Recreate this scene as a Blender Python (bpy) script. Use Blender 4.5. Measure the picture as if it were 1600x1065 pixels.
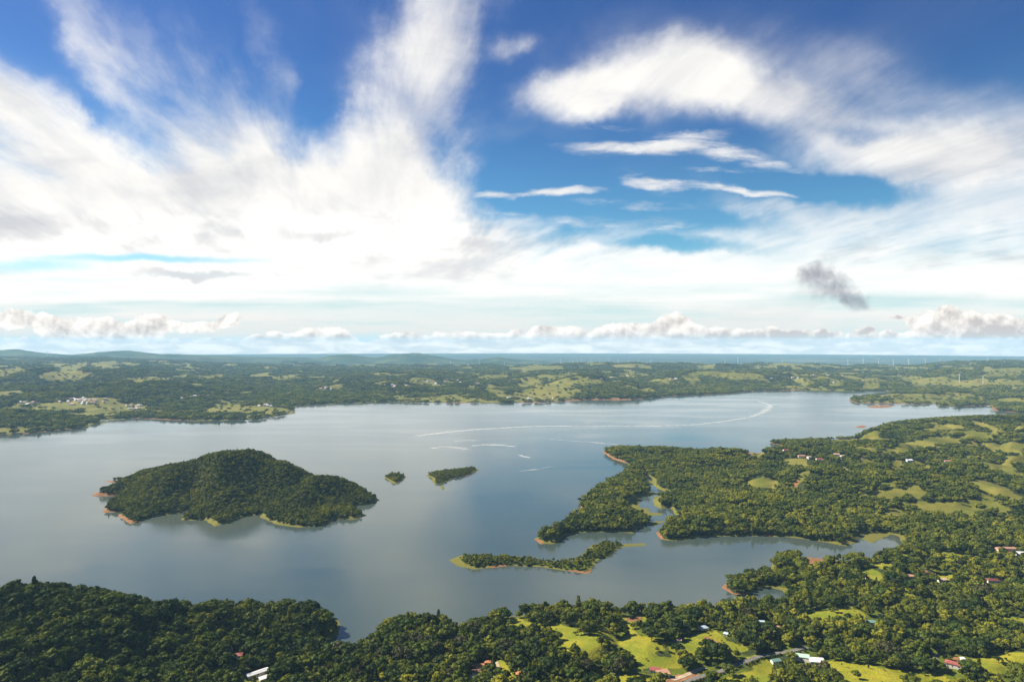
import bpy, bmesh, math, random
import numpy as np
from mathutils import Vector, Matrix

random.seed(7)
RNG = np.random.default_rng(11)
for o in list(bpy.data.objects):
    bpy.data.objects.remove(o)
SC = bpy.context.scene
COL = SC.collection

# ------------------------------------------------------------------ camera
F = 1600 * 24.0 / 36.0           # focal length in photo pixels
HC = 400.0                       # drone height above the lake, metres
CX, CY = 800.0, 533.0            # principal point; level camera
cam_d = bpy.data.cameras.new('camera')
cam = bpy.data.objects.new('camera', cam_d)
COL.objects.link(cam)
cam_d.sensor_width = 36.0
cam_d.lens = 24.0
cam_d.clip_start = 1.0
cam_d.clip_end = 200000.0
cam.location = (0, 0, HC)
cam.rotation_euler = (math.radians(90), 0, 0)
SC.camera = cam

# ------------------------------------------------------------------ render / view
SC.render.engine = 'CYCLES'
cy = SC.cycles
cy.max_bounces = 5
cy.diffuse_bounces = 2
cy.glossy_bounces = 2
cy.transmission_bounces = 2
cy.volume_bounces = 2
cy.transparent_max_bounces = 8
cy.sample_clamp_indirect = 4.0
cy.use_denoising = True
SC.view_settings.view_transform = 'Standard'
SC.view_settings.look = 'None'
SC.view_settings.gamma = 1.0
SC.view_settings.use_curve_mapping = False
EXPO = 1.35
SC.view_settings.exposure = EXPO

# ------------------------------------------------------------------ sun
SUN_EL = math.radians(40)
SUN_AZ = math.radians(-72)       # measured from +Y (view direction) towards +X
sun_d = bpy.data.lights.new('sun', 'SUN')
sun_d.energy = 5.0
sun_d.angle = math.radians(0.5)
sun_d.color = (1.0, 0.91, 0.74)
sun = bpy.data.objects.new('sun', sun_d)
COL.objects.link(sun)
sdir = Vector((math.sin(SUN_AZ) * math.cos(SUN_EL), math.cos(SUN_AZ) * math.cos(SUN_EL), math.sin(SUN_EL)))
sun.rotation_euler = sdir.to_track_quat('Z', 'Y').to_euler()
sun.location = (-300, 100, 900)


# ------------------------------------------------------------------ node helper
class NT:
    def __init__(self, nt):
        self.nt = nt

    def n(self, t, **kw):
        nd = self.nt.nodes.new(t)
        for k, v in kw.items():
            setattr(nd, k, v)
        return nd

    def put(self, sock, v):
        if hasattr(v, 'is_output'):
            self.nt.links.new(v, sock)
        elif v is not None:
            sock.default_value = v

    def m(self, op, a, b=None, c=None, clamp=False):
        nd = self.n('ShaderNodeMath', operation=op, use_clamp=clamp)
        self.put(nd.inputs[0], a)
        self.put(nd.inputs[1], b)
        self.put(nd.inputs[2], c)
        return nd.outputs[0]

    def vm(self, op, a, b=None):
        nd = self.n('ShaderNodeVectorMath', operation=op)
        self.put(nd.inputs[0], a)
        self.put(nd.inputs[1], b)
        return nd.outputs['Value'] if op in ('LENGTH', 'DOT_PRODUCT') else nd.outputs[0]

    def ramp(self, v, a, b, lo=0.0, hi=1.0, smooth=True):
        nd = self.n('ShaderNodeMapRange', interpolation_type='SMOOTHSTEP' if smooth else 'LINEAR', clamp=not smooth)
        self.put(nd.inputs['Value'], v)
        for k, x in (('From Min', a), ('From Max', b), ('To Min', lo), ('To Max', hi)):
            self.put(nd.inputs[k], x)
        return nd.outputs[0]

    def noise(self, vec, scale, detail=4.0, rough=0.55, dist=0.0, dim='3D', out='Fac'):
        nd = self.n('ShaderNodeTexNoise', noise_dimensions=dim)
        self.put(nd.inputs['Vector'], vec)
        nd.inputs['Scale'].default_value = scale
        nd.inputs['Detail'].default_value = detail
        nd.inputs['Roughness'].default_value = rough
        nd.inputs['Distortion'].default_value = dist
        return nd.outputs[out]

    def mix(self, f, a, b, blend='MIX'):
        nd = self.n('ShaderNodeMix', data_type='RGBA', blend_type=blend)
        self.put(nd.inputs['Factor'], f)
        for s, v in ((nd.inputs[6], a), (nd.inputs[7], b)):
            if isinstance(v, tuple) and len(v) == 3:
                v = (*v, 1.0)
            self.put(s, v)
        return nd.outputs[2]

    def mapping(self, vec, loc=(0, 0, 0), rot=0.0, scale=(1, 1, 1), kind='TEXTURE'):
        nd = self.n('ShaderNodeMapping', vector_type=kind)
        self.put(nd.inputs['Vector'], vec)
        nd.inputs['Location'].default_value = loc
        nd.inputs['Rotation'].default_value = (0, 0, rot)
        nd.inputs['Scale'].default_value = scale
        return nd.outputs[0]

    def comb(self, x, y, z=0.0):
        nd = self.n('ShaderNodeCombineXYZ')
        for s, v in zip(nd.inputs, (x, y, z)):
            self.put(s, v)
        return nd.outputs[0]


# ------------------------------------------------------------------ world: Nishita sky with a cloud deck
def build_world():
    w = bpy.data.worlds.new('World')
    SC.world = w
    w.use_nodes = True
    nt = w.node_tree
    nt.nodes.clear()
    N = NT(nt)
    geo = N.n('ShaderNodeTexCoord')
    d = geo.outputs['Generated']
    sep = N.n('ShaderNodeSeparateXYZ')
    N.put(sep.inputs[0], d)
    x, y, z = sep.outputs
    # sky
    zc = N.m('MAXIMUM', z, 0.012)
    sky = N.n('ShaderNodeTexSky', sky_type='NISHITA')
    sky.sun_disc = False
    sky.sun_elevation = SUN_EL
    sky.sun_rotation = SUN_AZ
    sky.altitude = 900.0
    sky.air_density = 1.0
    sky.dust_density = 0.25
    sky.ozone_density = 2.2
    N.put(sky.inputs['Vector'], N.comb(x, y, zc))
    el = N.ramp(z, 0.02, 0.42)
    blue = N.mix(1.0, sky.outputs[0], N.mix(el, (1.05, 1.36, 1.27), SKY_TINT), 'MULTIPLY')
    hs = N.n('ShaderNodeHueSaturation')
    hs.inputs['Saturation'].default_value = SKY_SAT
    hs.inputs['Hue'].default_value = SKY_HUE
    N.put(hs.inputs['Color'], blue)
    blue = hs.outputs[0]
    # bearing / height coordinates on the celestial sphere (tangents; the same pattern front and back)
    ya = N.m('MAXIMUM', N.m('ABSOLUTE', y), 0.02)
    U = N.m('MULTIPLY_ADD', N.m('DIVIDE', x, ya), F, CX)
    V = N.m('MULTIPLY_ADD', N.m('DIVIDE', z, ya), -F, CY)
    UV = N.comb(U, V)
    # cloud-plane coordinates: cirrus streaks that run away from us and fan out overhead
    zz = N.m('ADD', N.m('MAXIMUM', z, 0.0), 0.07)
    P = N.comb(N.m('DIVIDE', x, zz), N.m('DIVIDE', ya, zz))
    streak = N.mapping(P, rot=math.radians(-14), scale=(1, 1, 1), kind='POINT')
    streakS = N.mapping(streak, scale=(1.5, 0.32, 1), kind='POINT')
    n_str = N.noise(streakS, 1.9, 9, 0.62, 0.35)
    n_fine = N.noise(N.mapping(P, scale=(1.0, 0.45, 1), rot=0.5, kind='POINT'), 2.6, 8, 0.6, 0.6)
    n_big = N.noise(UV, 1 / 170., 5, 0.55, 0.2)
    wcol = N.noise(UV, 1 / 95., 5, 0.6, 0.0, out='Color')
    wv = N.vm('MULTIPLY', N.vm('SUBTRACT', wcol, (0.5, 0.5, 0.5)), (110, 62, 0))
    W = N.vm('ADD', UV, wv)

    def blobs(vec, items, start):
        acc = start
        for (cx, cyy, rx, ry, rot, wt) in items:
            if hasattr(acc, 'is_output'):      # keeps the evaluation strictly one patch after the other
                nd = N.n('ShaderNodeVectorMath', operation='MULTIPLY_ADD')
                N.put(nd.inputs[0], acc)
                nd.inputs[1].default_value = (1e-7, 0, 0)
                N.put(nd.inputs[2], vec)
                vv = nd.outputs[0]
            else:
                vv = vec
            v = N.mapping(vv, loc=(cx, cyy, 0), rot=math.radians(rot), scale=(rx, ry, 1))
            l = N.vm('LENGTH', v)
            b = N.ramp(l, 1.35, 0.15, 0.0, wt)
            acc = N.m('ADD', acc, b)
        return acc
    base = N.ramp(V, 255, 440, 0.0, 1.05)
    cl = blobs(W, [
        # the great white mass on the left and its fan
        (60, 300, 430, 150, 14, .95), (250, 390, 520, 110, 3, .7), (430, 290, 300, 110, 8, .75),
        (640, 190, 105, 190, 12, .95), (700, 10, 95, 130, 14, .70), (560, 320, 250, 110, 6, .7),
        (40, 185, 210, 58, 32, .55), (140, 60, 50, 190, -24, .55), (350, 170, 60, 170, -28, .5),
        (430, 110, 30, 130, -20, .32), (250, 130, 36, 160, -30, .34), (0, 130, 110, 50, 25, .3),
        # the arched bank on the right
        (905, 147, 105, 42, -6, 1.0), (1050, 120, 160, 66, -4, 1.05), (1205, 160, 160, 50, 14, 1.0), (1080, 90, 280, 80, 2, .25), (1330, 105, 160, 60, 8, .16), (1340, 205, 90, 14, 6, -.45), (1560, 300, 220, 60, 0, .55), (1250, 330, 160, 40, 0, .3),
        (1090, 70, 80, 40, 20, .35), (1330, 130, 140, 60, 10, .16),
        (1420, 238, 200, 50, 2, 1.1), (1530, 185, 190, 60, 6, .42), (1590, 235, 110, 55, 0, .45),
        (960, 345, 160, 16, 2, .30), (800, 74, 40, 24, -20, .62),
        (770, 250, 70, 60, 0, .25),
        # blue openings
        (930, 322, 250, 48, 6, -.75), (1055, 384, 120, 14, 3, -.9), (800, 265, 120, 50, 10, -.5), (1300, 296, 150, 26, 4, -.85),
        (1130, 345, 110, 20, 0, -.4),
        (185, 205, 90, 36, 42, -.55), (490, 195, 60, 70, -10, -.35),
    ], base)
    cl = N.m('ADD', cl, N.ramp(V, 480, 380, -0.0, 0.0))
    sw = N.ramp(U, 820, 1150, 1.8, 0.35)
    det = N.m('ADD', N.m('MULTIPLY', N.m('SUBTRACT', n_str, 0.5), sw), N.m('MULTIPLY', N.m('SUBTRACT', n_fine, 0.5), 1.0))
    det = N.m('MULTIPLY', det, N.ramp(V, 470, 380, 0.35, 1.0))
    cov = N.m('ADD', cl, N.m('MULTIPLY', det, N.ramp(cl, -0.15, 0.45, 0.12, 1.0)))
    alpha = N.ramp(cov, -0.08, 1.35, 0.0, 1.0)
    # thin ragged streaks inside the blue window
    hn = N.noise(N.mapping(UV, rot=math.radians(-6), scale=(0.011, 0.050, 1), kind='POINT'), 1.0, 7, 0.65, 0.4)
    W3 = N.vm('ADD', UV, N.vm('MULTIPLY', N.vm('SUBTRACT', wcol, (0.5, 0.5, 0.5)), (60, 26, 0)))
    th = blobs(W3, [(985, 230, 90, 12, 0, .75), (1060, 222, 90, 22, -8, .75), (1150, 244, 85, 18, 4, .75), (1010, 284, 60, 16, 20, .6), (1085, 294, 110, 10, 3, .8), (1190, 302, 90, 6, 5, .6),
                    (800, 304, 110, 7, -2, .8), (890, 300, 70, 8, -2, .6), (700, 285, 40, 12, 15, .5), (1010, 350, 120, 16, 4, .45), (870, 345, 70, 10, 8, .4), (1110, 268, 60, 6, 0, .5), (900, 235, 60, 14, 10, .4), (1220, 262, 70, 10, 4, .5), (760, 330, 70, 8, 4, .5), (950, 200, 90, 8, 2, .3), (1000, 320, 130, 9, 3, .45)], 0.0)
    th = N.m('ADD', th, N.m('MULTIPLY', N.m('MULTIPLY', N.m('SUBTRACT', hn, 0.5), 2.6), N.ramp(th, 0.02, 0.4)))
    alpha = N.m('MAXIMUM', alpha, N.ramp(th, 0.05, 1.5, 0.0, 0.95))
    # long low gaps near the horizon, seen edge on
    wv2 = N.vm('ADD', UV, N.vm('MULTIPLY', N.vm('SUBTRACT', wcol, (0.5, 0.5, 0.5)), (120, 20, 0)))
    gap = blobs(wv2, [(235, 405, 190, 7, 1, .9), (50, 416, 110, 13, 0, .8), (600, 457, 130, 14, 2, .55), (1010, 455, 140, 9, 0, .35),
                      (760, 488, 330, 16, 0, .45), (300, 480, 380, 12, 0, .45), (1430, 472, 260, 15, 0, .6), (880, 474, 150, 8, 0, .4), (120, 440, 200, 5, 0, .2)], 0.0)
    bands = N.noise(N.mapping(UV, scale=(0.0035, 0.05, 1), kind='POINT'), 1.0, 5, 0.55)
    gap = N.m('ADD', gap, N.m('MULTIPLY', N.ramp(V, 400, 500), N.ramp(bands, 0.42, 0.68, 0.0, 0.72)))
    alpha = N.m('MULTIPLY', alpha, N.m('SUBTRACT', 1.0, gap, clamp=True))
    # cloud brightness: thick parts white, soft grey undersides
    shade = N.noise(N.mapping(UV, scale=(0.0045, 0.011, 1), kind='POINT'), 1.0, 6, 0.55, 0.3)
    greyb = blobs(W, [(20, 345, 130, 26, 5, .55), (480, 365, 110, 14, 0, .35), (300, 432, 110, 9, 2, .75), (740, 380, 60, 9, 0, .3), (30, 160, 120, 20, 40, .3),
                      (640, 165, 40, 40, 0, .2), (1270, 150, 70, 30, 10, .25)], 0.0)
    wisp = N.m('MULTIPLY', N.ramp(V, 470, 330), N.ramp(n_str, 0.62, 0.30, 0.0, 0.55))
    dark = N.m('ADD', N.m('ADD', N.ramp(shade, 0.44, 0.76, 0.0, 0.62), wisp), greyb, clamp=True)
    ccol = N.mix(dark, (1.04, 1.02, 0.985), (0.68, 0.69, 0.72))
    ccol = N.mix(N.m('MULTIPLY', N.ramp(V, 300, 380), N.ramp(dark, 0.6, 0.1)), ccol, (1.12, 1.095, 1.06))
    lowc = N.ramp(V, 440, 530)
    ccol = N.mix(lowc, ccol, (0.86, 0.845, 0.80))
    gcol = N.mix(N.ramp(V, 380, 470), blue_scaled(N, blue), (0.66, 0.84, 0.84))
    skycol = N.mix(alpha, gcol, ccol)
    # cumulus row on the horizon
    cum_items = [(15, 498, 45, 17, 0, .9), (75, 508, 50, 16, 0, .8), (140, 520, 80, 24, 0, .8), (225, 518, 55, 24, -20, .9), (245, 503, 24, 13, 0, .6), (305, 512, 42, 12, 0, .7),
                 (355, 502, 32, 11, -15, .8), (110, 540, 230, 14, 0, .8), (505, 534, 52, 15, 0, .9), (395, 535, 36, 10, 0, .5), (622, 536, 28, 8, 0, .6), (720, 540, 110, 8, 0, .6),
                 (862, 526, 68, 18, 0, 1.1), (978, 523, 58, 19, 0, 1.1), (1056, 513, 34, 24, 0, 1.2), (1112, 524, 48, 14, 0, 1.), (1200, 523, 66, 11, 0, 1.), (1290, 520, 22, 8, 0, .7),
                 (1350, 518, 18, 6, 0, .8), (1478, 505, 64, 25, 0, 1.2), (1560, 511, 62, 21, 8, 1.1), (1404, 499, 26, 4, 0, .7), (1620, 515, 60, 18, 0, .8),
                 (1050, 536, 330, 13, 0, 1.0), (1380, 533, 300, 15, 0, 1.1), (1600, 532, 150, 18, 0, .9), (580, 542, 300, 8, 0, .7), (500, 528, 60, 20, 0, .8), (620, 534, 34, 12, 0, .7), (300, 540, 160, 10, 0, .6), (700, 531, 95, 14, 0, .95), (430, 532, 60, 13, 0, .8), (780, 536, 60, 12, 0, .8)]
    pn = N.noise(UV, 1 / 34., 6, 0.56, 0.15)
    pn2 = N.noise(N.vm('ADD', UV, (-5.0, -8.0, 0)), 1 / 34., 6, 0.56, 0.15)
    wc2 = N.noise(UV, 1 / 30., 3, 0.55, 0.0, out='Color')
    W2 = N.vm('ADD', UV, N.vm('MULTIPLY', N.vm('SUBTRACT', wc2, (0.5, 0.5, 0.5)), (36, 20, 0)))
    cb = N.m('ADD', blobs(W2, cum_items, 0.0), N.ramp(V, 532, 546, 0.0, 0.75))
    # fade of the row far to either side keeps going as a plain low bank
    fld = N.m('ADD', cb, N.m('MULTIPLY', N.m('MULTIPLY', N.m('SUBTRACT', pn, 0.5), 1.5), N.ramp(cb, 0.02, 0.35)))
    ca = N.ramp(fld, 0.16, 0.46)
    ca = N.m('MULTIPLY', ca, N.ramp(V, 557, 549, 0.25, 1.0))
    lit = N.m('MULTIPLY', N.m('SUBTRACT', pn, pn2), 3.6)
    lit = N.m('ADD', lit, N.ramp(fld, 0.4, 1.9, 0.72, 0.12), clamp=True)
    greyc = blobs(W2, [(1205, 523, 80, 12, 0, .8), (1290, 520, 26, 9, 0, .9), (1350, 518, 22, 8, 0, .9), (1404, 499, 30, 6, 0, .9), (1570, 512, 80, 24, 8, .45), (1480, 515, 70, 16, 0, .3), (1115, 524, 36, 10, 0, .4), (110, 532, 120, 16, 0, .3)], 0.0)
    lit = N.m('SUBTRACT', lit, N.m('MULTIPLY', greyc, 0.45), clamp=True)
    lit = N.mix(N.ramp(V, 533, 543), lit, N.m('MULTIPLY_ADD', N.m('SUBTRACT', pn, 0.5), 1.6, 0.70))
    cumc = N.mix(lit, (0.62, 0.565, 0.54), (1.25, 1.16, 1.06))
    pb = N.noise(N.mapping(UV, scale=(0.020, 0.085, 1), kind='POINT'), 1.0, 6, 0.6, 0.5)
    cumc = N.mix(N.m('MULTIPLY', N.ramp(V, 526, 538), 0.85), cumc, N.mix(N.ramp(pb, 0.38, 0.64), (0.78, 0.70, 0.62), (1.50, 1.26, 1.02)))
    skycol = N.mix(N.m('MULTIPLY', ca, 0.92), skycol, cumc)
    # one ragged dark scud cloud
    sn = N.noise(UV, 1 / 24., 7, 0.62, 0.5)
    sb = blobs(W2, [(1288, 438, 48, 32, 12, 1.0), (1334, 468, 42, 20, 20, .85), (1262, 425, 22, 14, -30, .4)], 0.0)
    sa = N.ramp(N.m('ADD', sb, N.m('MULTIPLY', N.m('SUBTRACT', sn, 0.5), N.ramp(sb, 0.0, 0.3, 0.0, 1.7))), 0.08, 1.5, 0.0, 0.9)
    skycol = N.mix(sa, skycol, (0.31, 0.325, 0.38))
    # below the horizon: pale far haze
    skycol = N.mix(N.ramp(V, 553, 566), skycol, (0.36, 0.52, 0.62))
    bg = N.n('ShaderNodeBackground')
    bg.inputs['Strength'].default_value = SKY_STR
    sc = N.vm('MULTIPLY', skycol, (1 / SKY_STR / 2 ** EXPO,) * 3)
    N.put(bg.inputs['Color'], sc)
    out = N.n('ShaderNodeOutputWorld')
    N.put(out.inputs['Surface'], bg.outputs[0])
    w.cycles.sampling_method = 'MANUAL'
    w.cycles.sample_map_resolution = 1024


SKY_STR = 0.1         # Nishita strength; the finished sky is scaled by the exposure so it stays as photographed
SKY_TINT = (0.92, 0.90, 1.06)
SKY_SAT = 1.22
SKY_HUE = 0.5


def blue_scaled(N, c):
    return N.vm('MULTIPLY', c, (SKY_STR,) * 3)


build_world()


# ------------------------------------------------------------------ photo pixel -> lake plane
def lake(px, py):
    D = HC * F / (py - CY)
    return ((px - CX) / F * D, D)


def fade(t):
    return t * t * t * (t * (t * 6 - 15) + 10)


PERM = RNG.permutation(4096)
GRAD = RNG.uniform(0, 2 * np.pi, 4096)


def pnoise(x, y):
    xi = np.floor(x).astype(np.int64)
    yi = np.floor(y).astype(np.int64)
    xf, yf = x - xi, y - yi

    def g(ix, iy, dx, dy):
        a = GRAD[PERM[(PERM[ix & 4095] + iy) & 4095]]
        return np.cos(a) * dx + np.sin(a) * dy
    u, v = fade(xf), fade(yf)
    a = g(xi, yi, xf, yf) * (1 - u) + g(xi + 1, yi, xf - 1, yf) * u
    b = g(xi, yi + 1, xf, yf - 1) * (1 - u) + g(xi + 1, yi + 1, xf - 1, yf - 1) * u
    return (a * (1 - v) + b * v) * 1.5


def fbm(x, y, wl, octv=4, gain=0.5):
    s, a, t = 0.0, 1.0, 0.0
    for i in range(octv):
        s = s + a * pnoise(x / wl + 17.3 * i, y / wl - 9.1 * i)
        t += a
        a *= gain
        wl *= 0.5
    return s / t


# ------------------------------------------------------------------ shorelines, traced on the lake plane
MAIN = [(-500, 962), (-100, 950), (0, 946), (120, 949), (250, 956), (400, 958), (495, 956), (526, 966), (533, 978), (528, 992), (512, 1000), (494, 1006),
        (500, 1018), (540, 1026), (562, 1016), (578, 1000), (592, 985), (640, 972), (690, 970), (712, 983), (724, 988), (738, 978), (765, 966), (860, 957),
        (990, 955), (1090, 953), (1140, 948), (1180, 946), (1216, 943), (1230, 933), (1222, 922), (1198, 916), (1184, 920), (1168, 930), (1145, 928),
        (1127, 918), (1140, 908), (1165, 898), (1202, 890), (1210, 874), (1235, 868), (1300, 876), (1350, 876), (1395, 862), (1412, 852),
        (1405, 838), (1380, 832), (1345, 836), (1338, 847), (1320, 853), (1290, 847), (1230, 839), (1160, 837), (1085, 839), (1075, 843), (1050, 845),
        (1031, 842), (1025, 833), (1032, 827), (1043, 822), (1062, 818), (1063, 809), (1053, 802), (1050, 795), (1049, 790), (1043, 792), (1032, 795),
        (1022, 789), (1021, 781), (1026, 778), (1046, 774), (1043, 770), (1030, 765), (1021, 758), (1021, 752), (1017, 747), (1010, 742), (1009, 748), (1015, 757),
        (1015, 765), (1018, 769), (1030, 771), (1022, 775), (998, 777), (997, 783), (985, 790), (991, 799), (996, 805), (1010, 806), (1016, 814), (1024, 819), (1004, 822), (994, 825), (991, 834), (975, 832),
        (930, 831), (900, 832), (883, 838), (866, 850), (844, 850), (832, 842), (849, 837), (879, 819), (893, 806), (912, 799), (907, 793), (906, 783), (923, 770), (950, 753),
        (977, 738), (986, 726), (957, 717), (944, 708), (940, 704), (955, 702), (1010, 702), (1060, 704), (1100, 706), (1170, 708), (1215, 707), (1250, 707), (1285, 708), (1294, 703),
        (1280, 699), (1250, 700), (1225, 697), (1201, 692), (1215, 689), (1300, 687), (1335, 684), (1346, 678), (1350, 674), (1364, 673), (1385, 665), (1440, 658), (1520, 654),
        (1600, 652), (1900, 650), (3000, 650), (3000, 9000), (-900, 9000)]
FAR = [(-900, 700), (-300, 690), (0, 681), (40, 678), (78, 674), (100, 672), (141, 668), (142, 663), (172, 661), (150, 657), (180, 656), (215, 654), (260, 656), (300, 658), (400, 656), (456, 647),
       (462, 641), (452, 637), (470, 634), (495, 632), (560, 630), (600, 628), (640, 629), (700, 630), (770, 630), (850, 629), (920, 625), (985, 625), (1010, 623), (1045, 619), (1100, 617),
       (1140, 615), (1180, 611), (1250, 610), (1300, 610), (1340, 612), (1385, 611), (1396, 616), (1370, 619), (1332, 622), (1325, 625), (1337, 630), (1396, 631), (1440, 632), (1465, 631),
       (1466, 635), (1509, 636), (1515, 634), (1548, 634), (1553, 642), (1590, 645), (1700, 645.5), (3000, 645), (3000, 534), (-900, 534)]
ISLAND = [(167, 752), (187, 755), (176, 763), (158, 770), (140, 774), (188, 775), (170, 786), (160, 800), (190, 801), (184, 806), (204, 819), (215, 816), (245, 807), (289, 801), (283, 812), (300, 814),
          (320, 813), (336, 822), (356, 818), (379, 808), (405, 804), (414, 813), (432, 819), (467, 825), (504, 822), (523, 812), (557, 811), (572, 805), (556, 797), (551, 790), (582, 788), (595, 781), (579, 774),
          (556, 764), (500, 754), (400, 747), (300, 746), (220, 748)]
SPIT = [(700, 875), (721, 868), (750, 868), (800, 872), (862, 877), (893, 876), (910, 868), (917, 858), (930, 850), (950, 848), (970, 850), (1008, 849), (1010, 852), (985, 854), (968, 857), (957, 867), (936, 875),
        (929, 885), (919, 897), (896, 893), (846, 886), (795, 884), (771, 886), (740, 890), (714, 885)]
ISLET_ROUND = [(600, 746), (609, 741), (625, 741), (635, 745), (629, 751), (616, 757)]
ISLET_LONG = [(666, 743), (672, 739), (690, 737), (715, 734), (738, 731), (751, 734), (738, 739), (729, 744), (707, 748), (690, 756), (679, 757), (674, 748)]
ISLET_TINY = [(686, 760), (692, 758), (696, 764), (691, 767)]
RED_A = [(1336, 667), (1345, 664.4), (1355, 666), (1350, 668.8), (1340, 668.8)]
RED_B = [(1355, 635.4), (1370, 633), (1390, 633.6), (1396, 636), (1375, 637.6), (1360, 637.4)]
SHOAL = [(35, 690), (50, 689.5), (50, 690.5)]
MARSH = [[(983, 791), (998, 791), (1000, 800), (994, 804), (988, 797)], [(1020, 776), (1040, 772), (1044, 776), (1024, 780)], [(1012, 750), (1020, 752), (1020, 758), (1015, 756)],
         [(998, 794), (1013, 794), (1016, 800), (1036, 802), (1034, 805), (1012, 806), (997, 800)], [(1004, 820), (1012, 815), (1042, 812), (1040, 815), (1022, 822)],
         [(968, 783), (985, 780), (998, 779), (999, 791), (988, 791)], [(1346, 842), (1352, 834), (1372, 832), (1394, 834), (1378, 842), (1362, 848)]]
POLYS = [('main', MAIN), ('far', FAR), ('island', ISLAND), ('spit', SPIT), ('islet_round', ISLET_ROUND), ('islet_long', ISLET_LONG), ('islet_tiny', ISLET_TINY), ('red_a', RED_A), ('red_b', RED_B)]
POLYS += [('marsh', m) for m in MARSH]
PNAMES = [p[0] for p in POLYS]
WPOLY = [np.array([lake(*q) for q in p[1]]) for p in POLYS]


def sdf_poly(P, X, Y):
    n = len(P)
    best = np.full(X.shape, 1e18)
    ins = np.zeros(X.shape, bool)
    for i in range(n):
        ax, ay = P[i]
        bx, by = P[(i + 1) % n]
        dx, dy = bx - ax, by - ay
        L = dx * dx + dy * dy + 1e-9
        t = np.clip(((X - ax) * dx + (Y - ay) * dy) / L, 0, 1)
        d2 = (X - ax - t * dx) ** 2 + (Y - ay - t * dy) ** 2
        np.minimum(best, d2, out=best)
        if ay != by:
            c = (ay > Y) != (by > Y)
            ins ^= c & (X < (bx - ax) * (Y - ay) / (by - ay) + ax)
    s = np.sqrt(best)
    return np.where(ins, s, -s)


# ------------------------------------------------------------------ the ground grid: bearings x distances
NA = 840
AZ = np.radians(np.linspace(-46, 46, NA))
R_ = np.concatenate([np.geomspace(40, 470, 24, endpoint=False), np.geomspace(470, 2600, 372, endpoint=False), np.geomspace(2600, 9000, 215, endpoint=False), np.geomspace(9000, 31500, 90)])
NR = len(R_)
GR, GA = np.meshgrid(R_, AZ, indexing='ij')
GX, GY = GR * np.sin(GA), GR * np.cos(GA)       # GY is the depth along the view axis
PXG = CX + F * GX / GY

# signed distance to the nearest shore (positive on land)
S = np.full(GX.shape, -1e9)
OWN = np.zeros(GX.shape, np.int16)
for k, P in enumerate(WPOLY):
    lo, hi = P.min(0) - 700, P.max(0) + 700
    msk = (GX > lo[0]) & (GX < hi[0]) & (GY > lo[1]) & (GY < hi[1])
    if not msk.any():
        continue
    s = sdf_poly(P, GX[msk], GY[msk])
    cur = S[msk]
    OWN[msk] = np.where(s > cur, k, OWN[msk])
    S[msk] = np.maximum(cur, s)
S = np.maximum(S, -700)
amp = np.clip(GY * 0.0035, 2.0, 18.0)
small = np.isin(OWN, [PNAMES.index('islet_tiny'), PNAMES.index('red_a'), PNAMES.index('red_b'), PNAMES.index('islet_round')])
amp = np.where(small, amp * 0.4, amp)
S = S + amp * (fbm(GX, GY, 60.0, 3) + 0.5 * fbm(GX, GY, 19.0, 2))


def curve(xs, pts):
    p = np.array(pts, float)
    return np.interp(xs, p[:, 0], p[:, 1])


def sm(t):
    t = np.clip(t, 0, 1)
    return t * t * (3 - 2 * t)


def bump(px, D, sx, sy, h, rot=0.0):
    x0 = (px - CX) / F * D
    c, s = math.cos(math.radians(rot)), math.sin(math.radians(rot))
    dx, dy = GX - x0, GY - D
    u, v = dx * c + dy * s, -dx * s + dy * c
    return h * np.exp(-0.5 * ((u / sx) ** 2 + (v / sy) ** 2))


Sp = np.maximum(S, 0)
isl = OWN == PNAMES.index('island')
far = OWN == PNAMES.index('far')
mainl = OWN == 0
# ---- mainland
zm = 11 * (1 - np.exp(-Sp / 45)) + 0.018 * np.minimum(Sp, 1200)
zm = zm + (1 - np.exp(-Sp / 90)) * (15 * fbm(GX, GY, 190, 3) + np.where(GY > 1250, 1, 0) * sm((GY - 1250) / 500) * 48 * fbm(GX, GY, 480, 3))
hills = bump(-60, 880, 260, 130, 52) + bump(120, 900, 130, 90, 18) + bump(640, 890, 75, 60, 13) + bump(60, 700, 150, 120, 22)
hills += bump(1290, 2150, 210, 110, 22, 20) + bump(1170, 2280, 170, 110, 15) + bump(1040, 2330, 150, 110, 10) + bump(1190, 1850, 110, 90, 12) + bump(1110, 1650, 150, 120, 12)
hills += bump(1420, 2750, 220, 160, 38, 15) + bump(1530, 3050, 260, 200, 52) + bump(1600, 2500, 220, 130, 42) + bump(1390, 2300, 160, 90, 22, -15) + bump(1560, 2060, 200, 80, 30, 10)
hills += bump(1460, 1930, 170, 60, 20, 12) + bump(1330, 1750, 120, 90, 12) + bump(1600, 1750, 220, 130, 24) + bump(1250, 1260, 110, 60, 10) + bump(1700, 3300, 400, 300, 60)
hills += bump(1330, 690, 130, 60, 9) + bump(1600, 760, 150, 80, 14) + bump(905, 860, 60, 50, 8)
zm = zm + (1 - np.exp(-Sp / 110)) * hills
ridm = np.abs(fbm(GX - 90, GY + 300, 260, 3)) * 2.2
zm = zm * (1.10 - 0.40 * np.clip(1 - ridm * 2.2, 0, 1) * np.clip(Sp / 80, 0, 1))
TREE_H = 12.0
near_cap = curve(PXG, [(-500, 860), (-100, 893), (0, 905), (60, 910), (120, 919), (170, 930), (215, 941), (250, 947), (320, 948), (400, 941), (500, 946), (530, 962), (560, 985), (590, 968), (640, 950), (670, 948), (700, 955),
                       (725, 978), (750, 962), (800, 950), (860, 941), (950, 938), (1000, 940), (1090, 940), (1130, 940), (1160, 915), (1210, 866), (1240, 857), (1340, 866), (1400, 858), (1420, 700), (1600, 640)])
capn = HC - (near_cap - CY) / F * GY - TREE_H
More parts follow.
